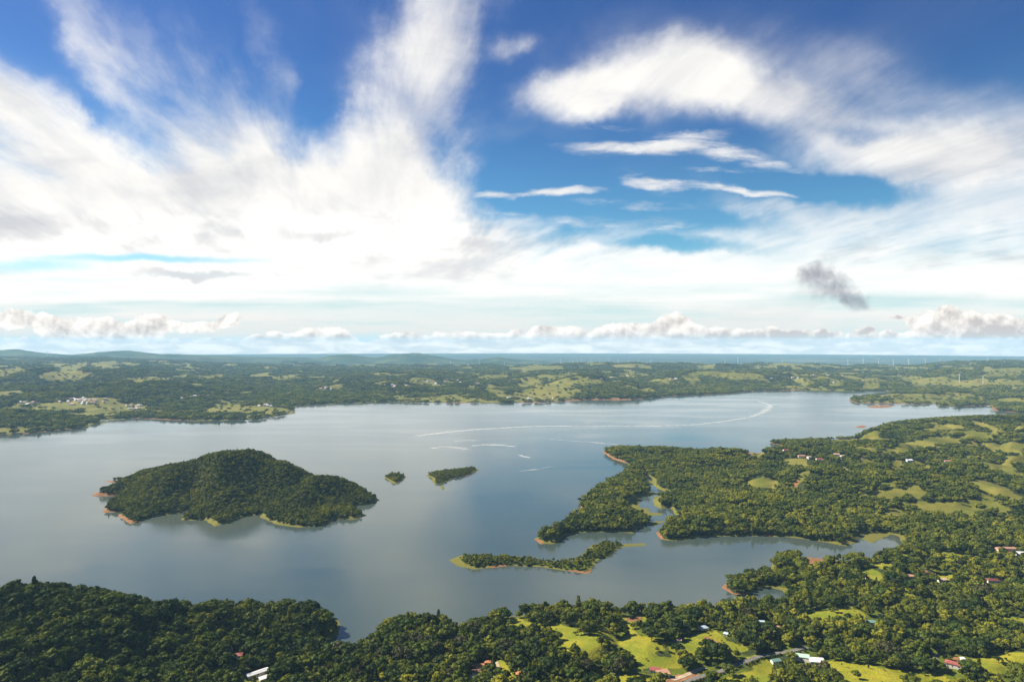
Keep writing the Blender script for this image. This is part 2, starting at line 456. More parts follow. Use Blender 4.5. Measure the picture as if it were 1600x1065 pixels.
zm = np.where((GY < 1330), np.minimum(zm, np.maximum(capn, 1.0 + 0 * capn)), zm)
mid_cap = curve(PXG, [(900, 698), (945, 699), (1000, 694), (1030, 692), (1090, 697), (1150, 696), (1175, 700), (1200, 690), (1260, 689), (1340, 686), (1352, 674), (1377, 662), (1421, 656), (1504, 650), (1589, 648), (1700, 646)])
capm = HC - (mid_cap - CY) / F * GY - TREE_H * 0.9
zm = np.where((GY >= 1330), np.minimum(zm, np.maximum(capm, 1.0)), zm)
# ---- big island and the small ones
zi = 9 * (1 - np.exp(-Sp / 30)) + (1 - np.exp(-Sp / 75)) * (bump(392, 1840, 130, 110, 84) + bump(300, 1840, 120, 90, 42, 10) + bump(210, 1830, 80, 70, 16) + bump(525, 1770, 95, 75, 30)
     + bump(490, 1670, 34, 110, 36, -24) + bump(340, 1670, 34, 110, 34, 18) + bump(245, 1700, 36, 90, 22, 25) + bump(430, 1740, 30, 90, 22, -10) - bump(300, 1660, 28, 110, 26, 18) - bump(395, 1650, 30, 120, 30, 0) + 9 * fbm(GX, GY, 120, 3))
isl_cap = curve(PXG, [(140, 770), (170, 742), (215, 733), (250, 727), (290, 720), (330, 708), (360, 702), (388, 699), (415, 703), (440, 714), (465, 728), (490, 742), (540, 742), (560, 748), (575, 765), (600, 780)])
rid = np.abs(fbm(GX + 40, GY * 0.8, 210, 3)) * 2.2
zi = zi * (1.10 - 0.42 * np.clip(1.1 - zi / 95, 0, 1) * np.clip(1 - rid * 2.2, 0, 1) * np.clip(Sp / 60, 0, 1))
zi = np.minimum(zi + 7 * fbm(GX, GY, 75, 3), np.maximum(HC + 9 * (fbm(GX, GY, 110, 3) - .25) - (isl_cap - CY) / F * GY - TREE_H * 0.75, 1.0))
zs = 3.2 * (1 - np.exp(-Sp / 22))
# ---- far side
crest_y = curve(PXG, [(-400, 555), (0, 558), (100, 560), (160, 559), (300, 565), (420, 571), (520, 577), (580, 580), (650, 577), (720, 581), (800, 581), (870, 579), (960, 576), (1100, 579), (1180, 576), (1300, 581), (1420, 582), (1480, 575),
                      (1520, 572), (1550, 571), (1600, 573), (2000, 570)])
crest_D = curve(PXG, [(-400, 12500), (350, 12000), (560, 9600), (760, 8600), (1000, 8300), (1250, 8000), (1500, 8300), (2000, 8500)])
zc = HC - (crest_y - CY) / F * crest_D
t = np.clip(Sp / np.maximum(crest_D - (GY - Sp), 1500), 0, 1)
zf = 6 * (1 - np.exp(-Sp / 60)) + (1 - np.exp(-Sp / 350)) * (zc * (0.15 + 0.85 * t ** 1.15) + (130 * fbm(GX, GY, 1050, 4, 0.5) + 60 * np.abs(fbm(GX, GY, 620, 3))) * np.clip(1.15 - 0.5 * t, 0, 1))
zf += (1 - np.exp(-Sp / 200)) * (bump(105, 6300, 380, 420, 66, 0) + bump(30, 6600, 330, 350, 50) + bump(1520, 8000, 700, 350, 40) + bump(380, 4350, 190, 150, 14) + bump(700, 6900, 700, 400, 26)
                                 + bump(1130, 6900, 500, 350, 20) + bump(930, 7000, 450, 350, 16))
capf = HC - (crest_y - CY) / F * GY - 9
zf = np.where(GY < crest_D + 800, np.minimum(zf, np.maximum(capf, 1.0)), zf)
zf = np.where(GY < 10500, np.maximum(zf, 5 * (1 - np.exp(-Sp / 60))), zf)
ZP = -168.0          # the lowland beyond the ridge
drop = np.clip((GY - crest_D) / 9000, 0, 1)
left = sm((560 - PXG) / 250)
zf = zf * (1 - sm(drop)) + ZP * sm(drop)
# mountains beyond the hills (left range nearer and in cloud, centre range far)
def mrange(ycurve, D0, wid, x0, x1, rough, ky):
    yc = curve(PXG, ycurve) - 2.5
    ztop = HC - (yc - CY) / F * D0
    n = rough * fbm(GX, GY, wid * 0.55, 5, 0.6)
    ztop = ztop + 0.22 * rough * fbm(GX, GY, wid * 0.22, 4, 0.6)
    prof = np.exp(-np.abs((GY - D0) / wid) ** 1.6)
    edge = sm((PXG - x0) / 70) * sm((x1 - PXG) / 70)
    return ZP + (ztop - ZP + n * 0.25 - np.abs(n) * 0.4 * (1 - prof)) * prof * edge


mA = mrange([(-300, 546), (0, 550), (30, 549), (60, 554), (110, 557), (150, 554), (175, 552), (205, 551), (240, 555), (280, 557), (330, 559), (420, 561), (470, 563), (520, 565), (640, 570)], 16500, 3800, -600, 640, 150, 0)
mB = mrange([(440, 572), (490, 565), (515, 560), (540, 557), (565, 559), (585, 562), (610, 558), (635, 556), (652, 554.5), (670, 557), (700, 563), (730, 566), (755, 563), (780, 560.5), (800, 564), (840, 568), (870, 571), (910, 574), (960, 580)], 16500, 2300, 440, 960, 220, 0)
zf = np.where(GY > crest_D, np.maximum(zf, np.maximum(mA, mB)), zf)
zf = np.where(GY > 13000, np.maximum(zf, ZP + 4 * fbm(GX, GY, 3000, 3)), zf)
Z = np.where(far, zf, np.where(isl, zi, np.where(mainl, zm, zs)))
Z = np.where(OWN == PNAMES.index('islet_round'), 3.5 * (1 - np.exp(-Sp / 12)), Z)
mar = np.array([n == 'marsh' for n in PNAMES])[OWN]
Z = np.where(mar, 0.45 * (1 - np.exp(-Sp / 6)), Z)
Z = np.where(np.isin(OWN, [PNAMES.index('red_a'), PNAMES.index('red_b'), PNAMES.index('islet_tiny')]), 2.2 * (1 - np.exp(-Sp / 14)), Z)
bank = np.clip(Sp / 12.0, 0, 1)
Z = np.where(S > 0, Z * (0.35 + 0.65 * bank) + 0.05, np.maximum(-0.16 * (-S), -9.0) - 0.05)
PYG = CY + F * (HC - Z) / GY

# ------------------------------------------------------------------ land cover
PAST = np.zeros(GX.shape)
SOIL = np.zeros(GX.shape)


def in_poly(poly, X, Y):
    ins = np.zeros(X.shape, bool)
    n = len(poly)
    for i in range(n):
        ax, ay = poly[i]
        bx, by = poly[(i + 1) % n]
        if ay != by:
            ins ^= ((ay > Y) != (by > Y)) & (X < (bx - ax) * (Y - ay) / (by - ay) + ax)
    return ins


jx = PXG + 4 * fbm(GX, GY, 45, 2) * 700 / np.maximum(GY, 300) * 2
jy = PYG + 2.5 * fbm(GX + 500, GY, 40, 2) * 700 / np.maximum(GY, 300) * 2
PASTURES = [
    # near the drone
    [(785, 968), (802, 962), (830, 972), (850, 978), (866, 970), (880, 978), (910, 985), (925, 1002), (922, 1012), (945, 1024), (930, 1030), (895, 1024), (880, 1008), (868, 990), (835, 982), (790, 990), (780, 985)],
    [(780, 1030), (790, 1032), (800, 1062), (788, 1058), (778, 1042)],
    [(915, 1063), (950, 1055), (1000, 1052), (1005, 1075), (910, 1075)],
    [(1040, 1005), (1070, 996), (1095, 990), (1120, 985), (1135, 1000), (1160, 1008), (1172, 1015), (1130, 1025), (1108, 1014), (1085, 1025), (1055, 1030)],
    [(1170, 975), (1195, 968), (1215, 980), (1205, 988), (1180, 984)],
    [(1280, 1036), (1305, 1030), (1330, 1038), (1365, 1040), (1400, 1045), (1440, 1046), (1475, 1058), (1500, 1075), (1310, 1075)],
    [(1510, 1030), (1545, 1024), (1570, 1020), (1620, 1022), (1620, 1050), (1570, 1052), (1530, 1048)],
    [(1565, 965), (1585, 962), (1620, 965), (1620, 977), (1575, 975)],
    [(1530, 955), (1552, 957), (1550, 968), (1533, 966)],
    [(365, 1060), (400, 1050), (420, 1046), (428, 1058), (400, 1075), (350, 1075)], [(335, 1045), (350, 1040), (352, 1056), (330, 1060)],
    [(1205, 1000), (1224, 1002), (1222, 1012), (1200, 1010)], [(965, 968), (975, 962), (1010, 962), (1008, 970), (985, 974), (970, 973)],
    [(1000, 1050), (1012, 1058), (1010, 1075), (990, 1075)], [(1125, 1062), (1185, 1045), (1215, 1052), (1190, 1075), (1120, 1075)], [(1280, 958), (1335, 958), (1340, 968), (1290, 968)],
    [(1335, 890), (1360, 888), (1385, 897), (1380, 910), (1340, 906)], [(1540, 866), (1560, 862), (1572, 872), (1540, 874)], [(1445, 896), (1500, 897), (1515, 903), (1480, 905), (1450, 902)],
    [(1398, 866), (1430, 866), (1432, 876), (1405, 874)], [(1440, 870), (1452, 870), (1455, 880), (1442, 878)],
    # mid peninsula
    [(1155, 755), (1190, 745), (1210, 748), (1218, 757), (1212, 764), (1180, 762), (1160, 760)], [(1238, 752), (1252, 738), (1268, 734), (1262, 745), (1246, 758)],
    [(1338, 775), (1375, 766), (1430, 761), (1448, 768), (1440, 780), (1400, 778), (1370, 782)], [(1385, 786), (1430, 783), (1490, 786), (1535, 795), (1535, 806), (1470, 803), (1440, 800), (1425, 792)],
    [(1520, 748), (1540, 750), (1580, 766), (1600, 778), (1580, 784), (1555, 780), (1548, 790), (1575, 800), (1540, 790), (1525, 775)], [(1490, 785), (1520, 778), (1560, 785), (1580, 796), (1545, 795)],
    [(1375, 705), (1420, 690), (1455, 682), (1510, 683), (1505, 690), (1470, 697), (1440, 700), (1400, 710), (1378, 712)], [(1440, 672), (1470, 662), (1500, 663), (1513, 671), (1490, 676), (1455, 676)],
    [(1500, 660), (1525, 658), (1560, 667), (1555, 674), (1530, 668)], [(1500, 697), (1540, 692), (1600, 690), (1620, 700), (1580, 706), (1540, 700)], [(1335, 718), (1362, 716), (1370, 728), (1345, 728)],
    [(1388, 718), (1410, 720), (1412, 735), (1392, 738)], [(1425, 720), (1460, 722), (1450, 732), (1428, 730)], [(1565, 712), (1600, 712), (1600, 724), (1570, 722)], [(1290, 688), (1345, 685), (1350, 690), (1300, 693)],
    [(1222, 716), (1260, 718), (1262, 728), (1225, 728)], [(1168, 706), (1195, 708), (1195, 716), (1165, 714)], [(1302, 722), (1322, 730), (1335, 740), (1315, 738)], [(1560, 735), (1600, 738), (1600, 748), (1570, 746)],
    [(1375, 755), (1405, 752), (1400, 760), (1378, 760)], [(1555, 800), (1580, 800), (1575, 812), (1555, 810)], [(1510, 835), (1545, 834), (1550, 840), (1520, 842)], [(1590, 660), (1620, 660), (1620, 668), (1590, 668)], [(1525, 700), (1600, 705), (1600, 712), (1540, 708)],
    # far shore knolls
    [(310, 640), (360, 634), (400, 634), (445, 638), (450, 645), (380, 648), (320, 648)], [(55, 590), (75, 580), (115, 576), (140, 583), (130, 594), (80, 596)], [(0, 578), (30, 572), (40, 582), (0, 590)],
    [(190, 594), (230, 588), (275, 590), (260, 596), (210, 598)], [(300, 588), (350, 585), (350, 591), (310, 593)], [(420, 590), (470, 584), (465, 593), (430, 595)], [(740, 590), (790, 584), (800, 590), (760, 596)],
    [(895, 597), (940, 590), (950, 600), (910, 606)], [(1060, 588), (1090, 580), (1095, 596), (1080, 602)], [(1120, 584), (1190, 586), (1195, 596), (1140, 594)], [(1235, 594), (1260, 590), (1275, 600), (1255, 606)], [(1290, 596), (1318, 592), (1320, 602), (1296, 606)],
    [(1340, 590), (1375, 592), (1378, 604), (1350, 604)], [(1400, 586), (1440, 588), (1445, 594), (1410, 594)], [(1420, 600), (1450, 600), (1445, 607), (1425, 608)], [(1540, 596), (1600, 594), (1600, 602), (1550, 602)], [(1530, 575), (1600, 578), (1600, 585), (1540, 584)],
]
for p in PASTURES:
    a = np.array(p)
    m = (PXG > a[:, 0].min() - 30) & (PXG < a[:, 0].max() + 30) & (PYG > a[:, 1].min() - 30) & (PYG < a[:, 1].max() + 30) & (GR > 470)
    i = in_poly(p, jx[m], jy[m])
    PAST[m] = np.where(i, 1.0, PAST[m])
# patchwork of pastures on the far side and on the right-hand hills
fp = fbm(GX, GY * 0.75, 520, 6, 0.66)
fp2 = fbm(GX + 900, GY - 400, 1900, 2)
mf = far & (S > 40) & (GY < 12000)
q1, q2 = np.quantile(fp[mf], 0.70), np.quantile(fp[mf], 0.47)
thr = q1 + (q2 - q1) * sm((PXG - 750) / 200) - 0.22 * fp2
PAST = np.where(far & (S > 40), np.maximum(PAST, sm((fp - thr) / 0.03)), PAST)
fm = fbm(GX + 333, GY + 77, 230, 4, 0.6)
mq = mainl & (GY > 1500) & (PXG > 1330) & (PXG < 1600)
PAST = np.where(mainl & (GY > 1500) & (PXG > 1330), np.maximum(PAST, sm((fm - np.quantile(fm[mq], 0.84)) / 0.03)), PAST)
fn = fbm(GX - 333, GY + 177, 120, 4, 0.6)
mq = mainl & (GY < 1300) & (GY > 600) & (PXG > 900) & (PXG < 1600)
PAST = np.where(mainl & (GY < 1300) & (PXG > 900), np.maximum(PAST, 0.9 * sm((fn - np.quantile(fn[mq], 0.86)) / 0.05)), PAST)
SOILS = [[(1248, 871), (1270, 868), (1300, 870), (1312, 876), (1290, 880), (1258, 880)], [(1098, 994), (1108, 996), (1130, 1006), (1138, 1009), (1112, 1009), (1100, 1000)], [(974, 972), (980, 962), (1004, 963), (1000, 970), (988, 974)],
         [(1427, 892), (1440, 890), (1465, 896), (1440, 897)], [(1236, 762), (1244, 752), (1250, 750), (1244, 762)], [(1518, 875), (1548, 876), (1546, 879), (1520, 879)], [(1480, 1022), (1502, 1026), (1502, 1036), (1484, 1034)],
         [(1062, 1052), (1085, 1048), (1100, 1060), (1060, 1070), (1030, 1066)], [(1166, 706), (1190, 705), (1192, 708), (1168, 709)], [(1555, 857), (1590, 857), (1590, 861), (1556, 861)], [(424, 1046), (434, 1046), (434, 1053), (426, 1052)],
         [(1338, 710), (1350, 712), (1348, 718)], [(1185, 836), (1200, 834), (1205, 838), (1188, 839)]]
for p in SOILS:
    a = np.array(p)
    m = (PXG > a[:, 0].min() - 20) & (PXG < a[:, 0].max() + 20) & (PYG > a[:, 1].min() - 20) & (PYG < a[:, 1].max() + 20) & (GR > 470)
    i = in_poly(p, jx[m], jy[m])
    SOIL[m] = np.where(i, 1.0, SOIL[m])
# shore banks: bare red soil in places, yellow-green drawdown grass elsewhere
ORANGE = [(150, 772, 45), (175, 752, 20), (165, 797, 30), (198, 812, 22), (960, 715, 34), (907, 790, 14), (1130, 920, 30), (1155, 932, 22), (1030, 838, 14), (720, 743, 16), (905, 893, 18), (780, 884, 14), (1225, 696, 40), (1345, 667, 16),
          (1375, 635, 30), (1400, 631, 60), (1545, 640, 70), (1330, 626, 20), (1355, 674, 12), (1080, 617, 60), (1200, 611, 60), (940, 626, 80), (830, 628, 40), (700, 630, 40), (60, 676, 60), (20, 681, 40), (240, 656, 50), (840, 846, 10)]
orange = np.zeros(GX.shape)
for (ox, oy, r) in ORANGE:
    d2 = ((PXG - ox) / r) ** 2 + ((PYG - oy) / (r * 0.4)) ** 2
    orange = np.maximum(orange, np.exp(-d2 * 1.2))
bw = np.where(far, 14 + 16 * (fbm(GX, GY, 300, 2) + 0.3), np.where(GY < 1500, 4.0, 5.5) + 5 * fbm(GX, GY, 55, 3))
bw = np.where(np.isin(OWN, [PNAMES.index('spit'), PNAMES.index('islet_long'), PNAMES.index('islet_round')]), 4.0 + 4 * fbm(GX, GY, 60, 2), bw)
bw = np.maximum(bw, 2.8) + 0.5 * orange * (GY < 2600)
# low grassy tips
for (tx, ty, r, w_) in [(718, 876, 30, 30), (745, 734, 12, 14), (678, 748, 10, 22), (618, 752, 9, 8), (1000, 851, 35, 20), (850, 846, 18, 12), (590, 782, 16, 10), (1000, 778, 30, 16), (1030, 772, 22, 18), (1026, 783, 9, 30), (1210, 922, 22, 14), (1350, 840, 30, 22), (1400, 842, 16, 26),
                        (985, 785, 18, 25), (1012, 750, 12, 16), (320, 816, 26, 10), (440, 819, 40, 7), (555, 808, 22, 8), (1320, 850, 26, 14), (925, 853, 12, 14)]:
    d2 = ((PXG - tx) / r) ** 2 + ((PYG - ty) / (r * 0.5)) ** 2
    bw = bw + 0.42 * w_ * np.exp(-d2)
BANK = np.clip(1 - (S - bw) / 4.0, 0, 1) * (S > -12)
BANK = np.where(mar | np.isin(OWN, [PNAMES.index('red_a'), PNAMES.index('red_b'), PNAMES.index('islet_tiny')]), 1.0, BANK)
orange = np.where(np.isin(OWN, [PNAMES.index('red_a'), PNAMES.index('red_b')]), 1.0, orange)
orange = np.where(mar, 0, orange)
rim = np.clip(1 - (S - 1.5) / 3.5, 0, 1) * (~mar)           # wet soil line right at the water
SOILB = np.clip(BANK * np.clip(orange * 1.15 + 0.30 * rim * (fbm(GX, GY, 40, 2) > -0.1), 0, 1) + SOIL, 0, 1)
PASTB = np.clip(np.maximum(PAST * (1 - BANK), BANK * (1 - SOILB)), 0, 1)
BNKA = np.clip(BANK, 0, 1)


# ------------------------------------------------------------------ grid look-ups
LR = np.log(R_)


def look(field, x, y):
    r = np.hypot(x, y)
    a = np.arctan2(x, y)
    fi = np.interp(np.log(np.maximum(r, R_[0])), LR, np.arange(NR))
    fj = (a - AZ[0]) / (AZ[1] - AZ[0])
    i = np.clip(fi.astype(int), 0, NR - 2)
    j = np.clip(np.floor(fj).astype(int), 0, NA - 2)
    u, v = np.clip(fi - i, 0, 1), np.clip(fj - j, 0, 1)
    return (field[i, j] * (1 - u) * (1 - v) + field[i + 1, j] * u * (1 - v) + field[i, j + 1] * (1 - u) * v + field[i + 1, j + 1] * u * v)


def hit(px, py, dmin=480.0, dmax=12000.0):
    D = np.geomspace(dmin, dmax, 3000)
    x = (px - CX) / F * D
    zr = HC - (py - CY) / F * D
    g = np.maximum(look(Z, x, D), 0.0)
    k = np.argmax(g >= zr)
    return Vector((x[k], D[k], g[k]))


# ------------------------------------------------------------------ materials
def mat(name):
    m = bpy.data.materials.new(name)
    m.use_nodes = True
    m.node_tree.nodes.clear()
    N = NT(m.node_tree)
    out = N.n('ShaderNodeOutputMaterial')
    return m, N, out


def plain(name, col, rough=0.8, var=0.25, scale=0.8, metal=0.0, spec=0.3):
    m, N, out = mat(name)
    b = N.n('ShaderNodeBsdfPrincipled')
    tc = N.n('ShaderNodeTexCoord')
    nz = N.noise(tc.outputs['Object'], scale, 5, 0.6)
    c = N.mix(N.ramp(nz, 0.3, 0.75), tuple(x * (1 - var) for x in col), tuple(min(1, x * (1 + var * 0.5)) for x in col))
    N.put(b.inputs['Base Color'], c)
    b.inputs['Roughness'].default_value = rough
    b.inputs['Metallic'].default_value = metal
    b.inputs['Specular IOR Level'].default_value = spec
    N.put(out.inputs[0], b.outputs[0])
    return m


def ground_material():
    m, N, out = mat('ground')
    g = N.n('ShaderNodeNewGeometry').outputs['Position']
    at = N.n('ShaderNodeAttribute', attribute_name='cover')
    sp = N.n('ShaderNodeSeparateColor')
    N.put(sp.inputs[0], at.outputs['Color'])
    past, soil, bank = sp.outputs
    fine = N.noise(g, 0.11, 6, 0.65)
    mid = N.noise(g, 0.016, 5, 0.6)
    big = N.noise(g, 0.0016, 4, 0.55)
    under = N.mix(fine, (0.016, 0.024, 0.008), (0.034, 0.042, 0.012))
    grass = N.mix(N.ramp(mid, 0.35, 0.68), (0.082, 0.090, 0.012), (0.160, 0.140, 0.026))
    grass = N.mix(N.ramp(fine, 0.52, 0.75, 0, 0.55), grass, (0.060, 0.082, 0.016))
    grass = N.mix(N.ramp(big, 0.5, 0.72, 0, 0.5), grass, (0.20, 0.165, 0.05))
    lush = at.outputs['Alpha']
    lg = N.mix(N.ramp(mid, 0.35, 0.68), (0.135, 0.160, 0.009), (0.245, 0.220, 0.014))
    grass = N.mix(N.m('MULTIPLY', lush, 0.85), grass, N.mix(N.ramp(fine, 0.5, 0.75, 0, 0.6), lg, (0.050, 0.075, 0.008)))
    under = N.mix(N.m('MULTIPLY', lush, N.ramp(mid, 0.42, 0.62)), under, (0.085, 0.105, 0.008))
    bgr = N.mix(fine, (0.085, 0.090, 0.014), (0.15, 0.130, 0.032))
    grass = N.mix(bank, grass, bgr)
    dirt = N.mix(fine, (0.150, 0.062, 0.028), (0.25, 0.130, 0.065))
    dirt = N.mix(N.ramp(mid, 0.5, 0.75, 0, 0.5), dirt, (0.32, 0.20, 0.11))
    edge = N.noise(g, 0.045, 5, 0.65)
    e = N.m('MULTIPLY', N.m('SUBTRACT', edge, 0.5), 0.9)
    c = N.mix(N.ramp(N.m('ADD', past, e), 0.35, 0.62), under, grass)
    c = N.mix(N.ramp(N.m('ADD', soil, e), 0.38, 0.60), c, dirt)
    tus = N.noise(g, 0.42, 6, 0.75)
    c = N.mix(N.m('MULTIPLY', N.ramp(tus, 0.48, 0.66), 0.55), c, (0.040, 0.052, 0.010))
    wear = N.noise(N.mapping(g, rot=0.7, scale=(0.02, 0.055, 1), kind='POINT'), 1.0, 6, 0.7, 0.8)
    c = N.mix(N.m('MULTIPLY', N.ramp(wear, 0.58, 0.74), N.m('MULTIPLY', past, 0.6)), c, (0.17, 0.125, 0.045))
    b = N.n('ShaderNodeBsdfPrincipled')
    N.put(b.inputs['Base Color'], c)
    b.inputs['Roughness'].default_value = 0.95
    b.inputs['Specular IOR Level'].default_value = 0.1
    bp = N.n('ShaderNodeBump')
    bp.inputs['Strength'].default_value = 1.0
    bp.inputs['Distance'].default_value = 1.2
    N.put(bp.inputs['Height'], N.noise(g, 0.35, 5, 0.65))
    N.put(b.inputs['Normal'], bp.outputs[0])
    N.put(out.inputs[0], b.outputs[0])
    return m


def plain_material():
    # the lowland far below: a quilt of fields and woods
    m, N, out = mat('lowland')
    g = N.n('ShaderNodeNewGeometry').outputs['Position']
    a = N.noise(g, 0.00045, 6, 0.62)
    v = N.n('ShaderNodeTexVoronoi')
    N.put(v.inputs['Vector'], g)
    v.inputs['Scale'].default_value = 0.0008
    c = N.mix(N.ramp(a, 0.4, 0.6), (0.015, 0.035, 0.030), (0.050, 0.065, 0.045))
    c = N.mix(0.15, c, v.outputs['Color'], 'MULTIPLY')
    c = N.mix(N.ramp(N.noise(g, 0.00016, 5, 0.6), 0.55, 0.66), c, (0.09, 0.10, 0.08))
    b = N.n('ShaderNodeBsdfPrincipled')
    N.put(b.inputs['Base Color'], c)
    b.inputs['Roughness'].default_value = 1.0
    b.inputs['Specular IOR Level'].default_value = 0.0
    N.put(out.inputs[0], b.outputs[0])
    return m


def mountain_material():
    m, N, out = mat('mountain_woods')
    g = N.n('ShaderNodeNewGeometry').outputs['Position']
    a = N.noise(g, 0.0016, 7, 0.66)
    c = N.mix(N.ramp(a, 0.42, 0.62), (0.012, 0.028, 0.012), (0.06, 0.075, 0.03))
    b = N.n('ShaderNodeBsdfPrincipled')
    N.put(b.inputs['Base Color'], c)
    b.inputs['Roughness'].default_value = 1.0
    b.inputs['Specular IOR Level'].default_value = 0.0
    N.put(out.inputs[0], b.outputs[0])
    return m


def water_material():
    m, N, out = mat('lake_water')
    g = N.n('ShaderNodeNewGeometry').outputs['Position']
    # wind lanes: smoother and rougher strips of water
    lane = N.noise(N.mapping(g, rot=math.radians(18), scale=(0.0011, 0.0042, 1), kind='POINT'), 1.0, 5, 0.58, 0.6)
    lane2 = N.noise(N.mapping(g, rot=math.radians(-8), scale=(0.0025, 0.010, 1), kind='POINT'), 1.0, 4, 0.6, 0.4)
    smooth = N.ramp(N.m('ADD', N.m('MULTIPLY', lane, 0.65), N.m('MULTIPLY', lane2, 0.35)), 0.45, 0.60)
    rough = N.m('MULTIPLY_ADD', smooth, -0.07, 0.15)
    tint = N.noise(g, 0.0016, 4, 0.55)
    c = N.mix(N.ramp(tint, 0.35, 0.7), (0.034, 0.052, 0.048), (0.056, 0.068, 0.056))
    b = N.n('ShaderNodeBsdfPrincipled')
    N.put(b.inputs['Base Color'], c)
    N.put(b.inputs['Roughness'], rough)
    b.inputs['IOR'].default_value = 1.45
    b.inputs['Specular IOR Level'].default_value = 0.5
    bp = N.n('ShaderNodeBump')
    bp.inputs['Distance'].default_value = 1.0
    N.put(bp.inputs['Strength'], N.m('MULTIPLY_ADD', smooth, -0.045, 0.07))
    w1 = N.noise(N.mapping(g, rot=0.4, scale=(0.22, 0.10, 1), kind='POINT'), 1.0, 5, 0.62)
    N.put(bp.inputs['Height'], w1)
    N.put(b.inputs['Normal'], bp.outputs[0])
    N.put(out.inputs[0], b.outputs[0])
    return m


def foliage_material(name, dark, mid, light, spread=0.85, patch=True):
    m, N, out = mat(name)
    info = N.n('ShaderNodeObjectInfo')
    g = N.n('ShaderNodeNewGeometry').outputs['Position']
    tint = N.n('ShaderNodeAttribute', attribute_name='tint').outputs['Fac']
    big = N.noise(g, 0.0085, 4, 0.6)
    fine = N.noise(g, 0.55, 3, 0.6)
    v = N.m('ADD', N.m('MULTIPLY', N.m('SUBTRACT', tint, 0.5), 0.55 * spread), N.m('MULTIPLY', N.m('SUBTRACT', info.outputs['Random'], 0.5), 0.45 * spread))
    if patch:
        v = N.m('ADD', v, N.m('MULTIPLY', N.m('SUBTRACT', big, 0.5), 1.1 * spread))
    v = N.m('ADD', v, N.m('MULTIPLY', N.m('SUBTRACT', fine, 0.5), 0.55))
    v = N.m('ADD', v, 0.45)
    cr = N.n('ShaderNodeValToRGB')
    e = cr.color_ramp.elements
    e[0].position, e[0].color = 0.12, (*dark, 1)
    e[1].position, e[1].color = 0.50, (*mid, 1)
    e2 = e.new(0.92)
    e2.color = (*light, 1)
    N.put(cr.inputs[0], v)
    df = N.n('ShaderNodeBsdfDiffuse')
    tr = N.n('ShaderNodeBsdfTranslucent')
    N.put(df.inputs['Color'], cr.outputs[0])
    N.put(tr.inputs['Color'], N.mix(1.0, cr.outputs[0], (1.0, 1.1, 0.5), 'MULTIPLY'))
    gl = N.n('ShaderNodeBsdfGlossy')
    gl.inputs['Roughness'].default_value = 0.55
    gl.inputs['Color'].default_value = (0.8, 0.9, 0.8, 1)
    mx = N.n('ShaderNodeMixShader')
    mx.inputs[0].default_value = 0.22
    N.put(mx.inputs[1], df.outputs[0])
    N.put(mx.inputs[2], tr.outputs[0])
    mx2 = N.n('ShaderNodeMixShader')
    mx2.inputs[0].default_value = 0.006
    N.put(mx2.inputs[1], mx.outputs[0])
    N.put(mx2.inputs[2], gl.outputs[0])
    N.put(out.inputs[0], mx2.outputs[0])
    return m


M_GROUND, M_PLAIN, M_MOUNT, M_WATER = ground_material(), plain_material(), mountain_material(), water_material()
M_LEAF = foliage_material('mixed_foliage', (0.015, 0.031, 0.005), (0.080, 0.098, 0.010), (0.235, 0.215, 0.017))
M_LEAF_DARKER = foliage_material('darker_foliage', (0.009, 0.021, 0.005), (0.036, 0.052, 0.008), (0.105, 0.112, 0.014))
M_LEAF_DARK = foliage_material('dark_foliage', (0.010, 0.023, 0.006), (0.031, 0.047, 0.009), (0.070, 0.082, 0.014), 0.7, False)
M_LEAF_MID = foliage_material('green_foliage', (0.018, 0.038, 0.006), (0.058, 0.080, 0.010), (0.120, 0.130, 0.016), 0.7, False)
M_LEAF_YEL = foliage_material('yellow_green_foliage', (0.035, 0.050, 0.007), (0.085, 0.100, 0.013), (0.15, 0.150, 0.020), 0.7, False)
M_LEAF_OLV = foliage_material('olive_foliage', (0.024, 0.026, 0.010), (0.055, 0.052, 0.020), (0.10, 0.092, 0.036), 0.7, False)
M_LEAF_PALE = foliage_material('pale_bare_twigs', (0.10, 0.075, 0.060), (0.20, 0.150, 0.115), (0.32, 0.25, 0.20), 0.6, False)
M_BARK = plain('bark', (0.10, 0.075, 0.055), 0.95, 0.4, 1.5)


def tag(o, label=None, cat=None, group=None, kind=None):
    if label:
        o['label'] = label
    if cat:
        o['category'] = cat
    if group:
        o['group'] = group
    if kind:
        o['kind'] = kind
    return o


def mesh_obj(name, verts, faces, material, parent=None, link=True, smooth=False):
    me = bpy.data.meshes.new(name)
    me.from_pydata(verts, [], faces)
    me.update()
    if material:
        me.materials.append(material)
    if smooth:
        me.polygons.foreach_set('use_smooth', [True] * len(me.polygons))
    o = bpy.data.objects.new(name, me)
    if link:
        COL.objects.link(o)
    if parent:
        o.parent = parent
    return o


# ------------------------------------------------------------------ ground objects
idx = np.arange(NR * NA).reshape(NR, NA)
quads = np.stack([idx[:-1, :-1], idx[:-1, 1:], idx[1:, 1:], idx[1:, :-1]], -1).reshape(-1, 4)
fmid = lambda A: A[:-1, :-1].reshape(-1)
fown, fD = fmid(OWN), fmid(GY)
fS = fmid(S)
LUSH = sm((1500 - GY) / 350) * sm((PXG - 150) / 500)
COV = np.stack([PASTB, SOILB, BNKA, LUSH], -1).reshape(-1, 4).astype(np.float32)
PTS = np.stack([GX, GY, Z], -1).reshape(-1, 3)
fmountA = fmid((mA > ZP + 12) & (GY > 12500) & (mA >= Z - 1)) | fmid((mB > ZP + 12) & (GY > 12500) & (mB >= Z - 1))


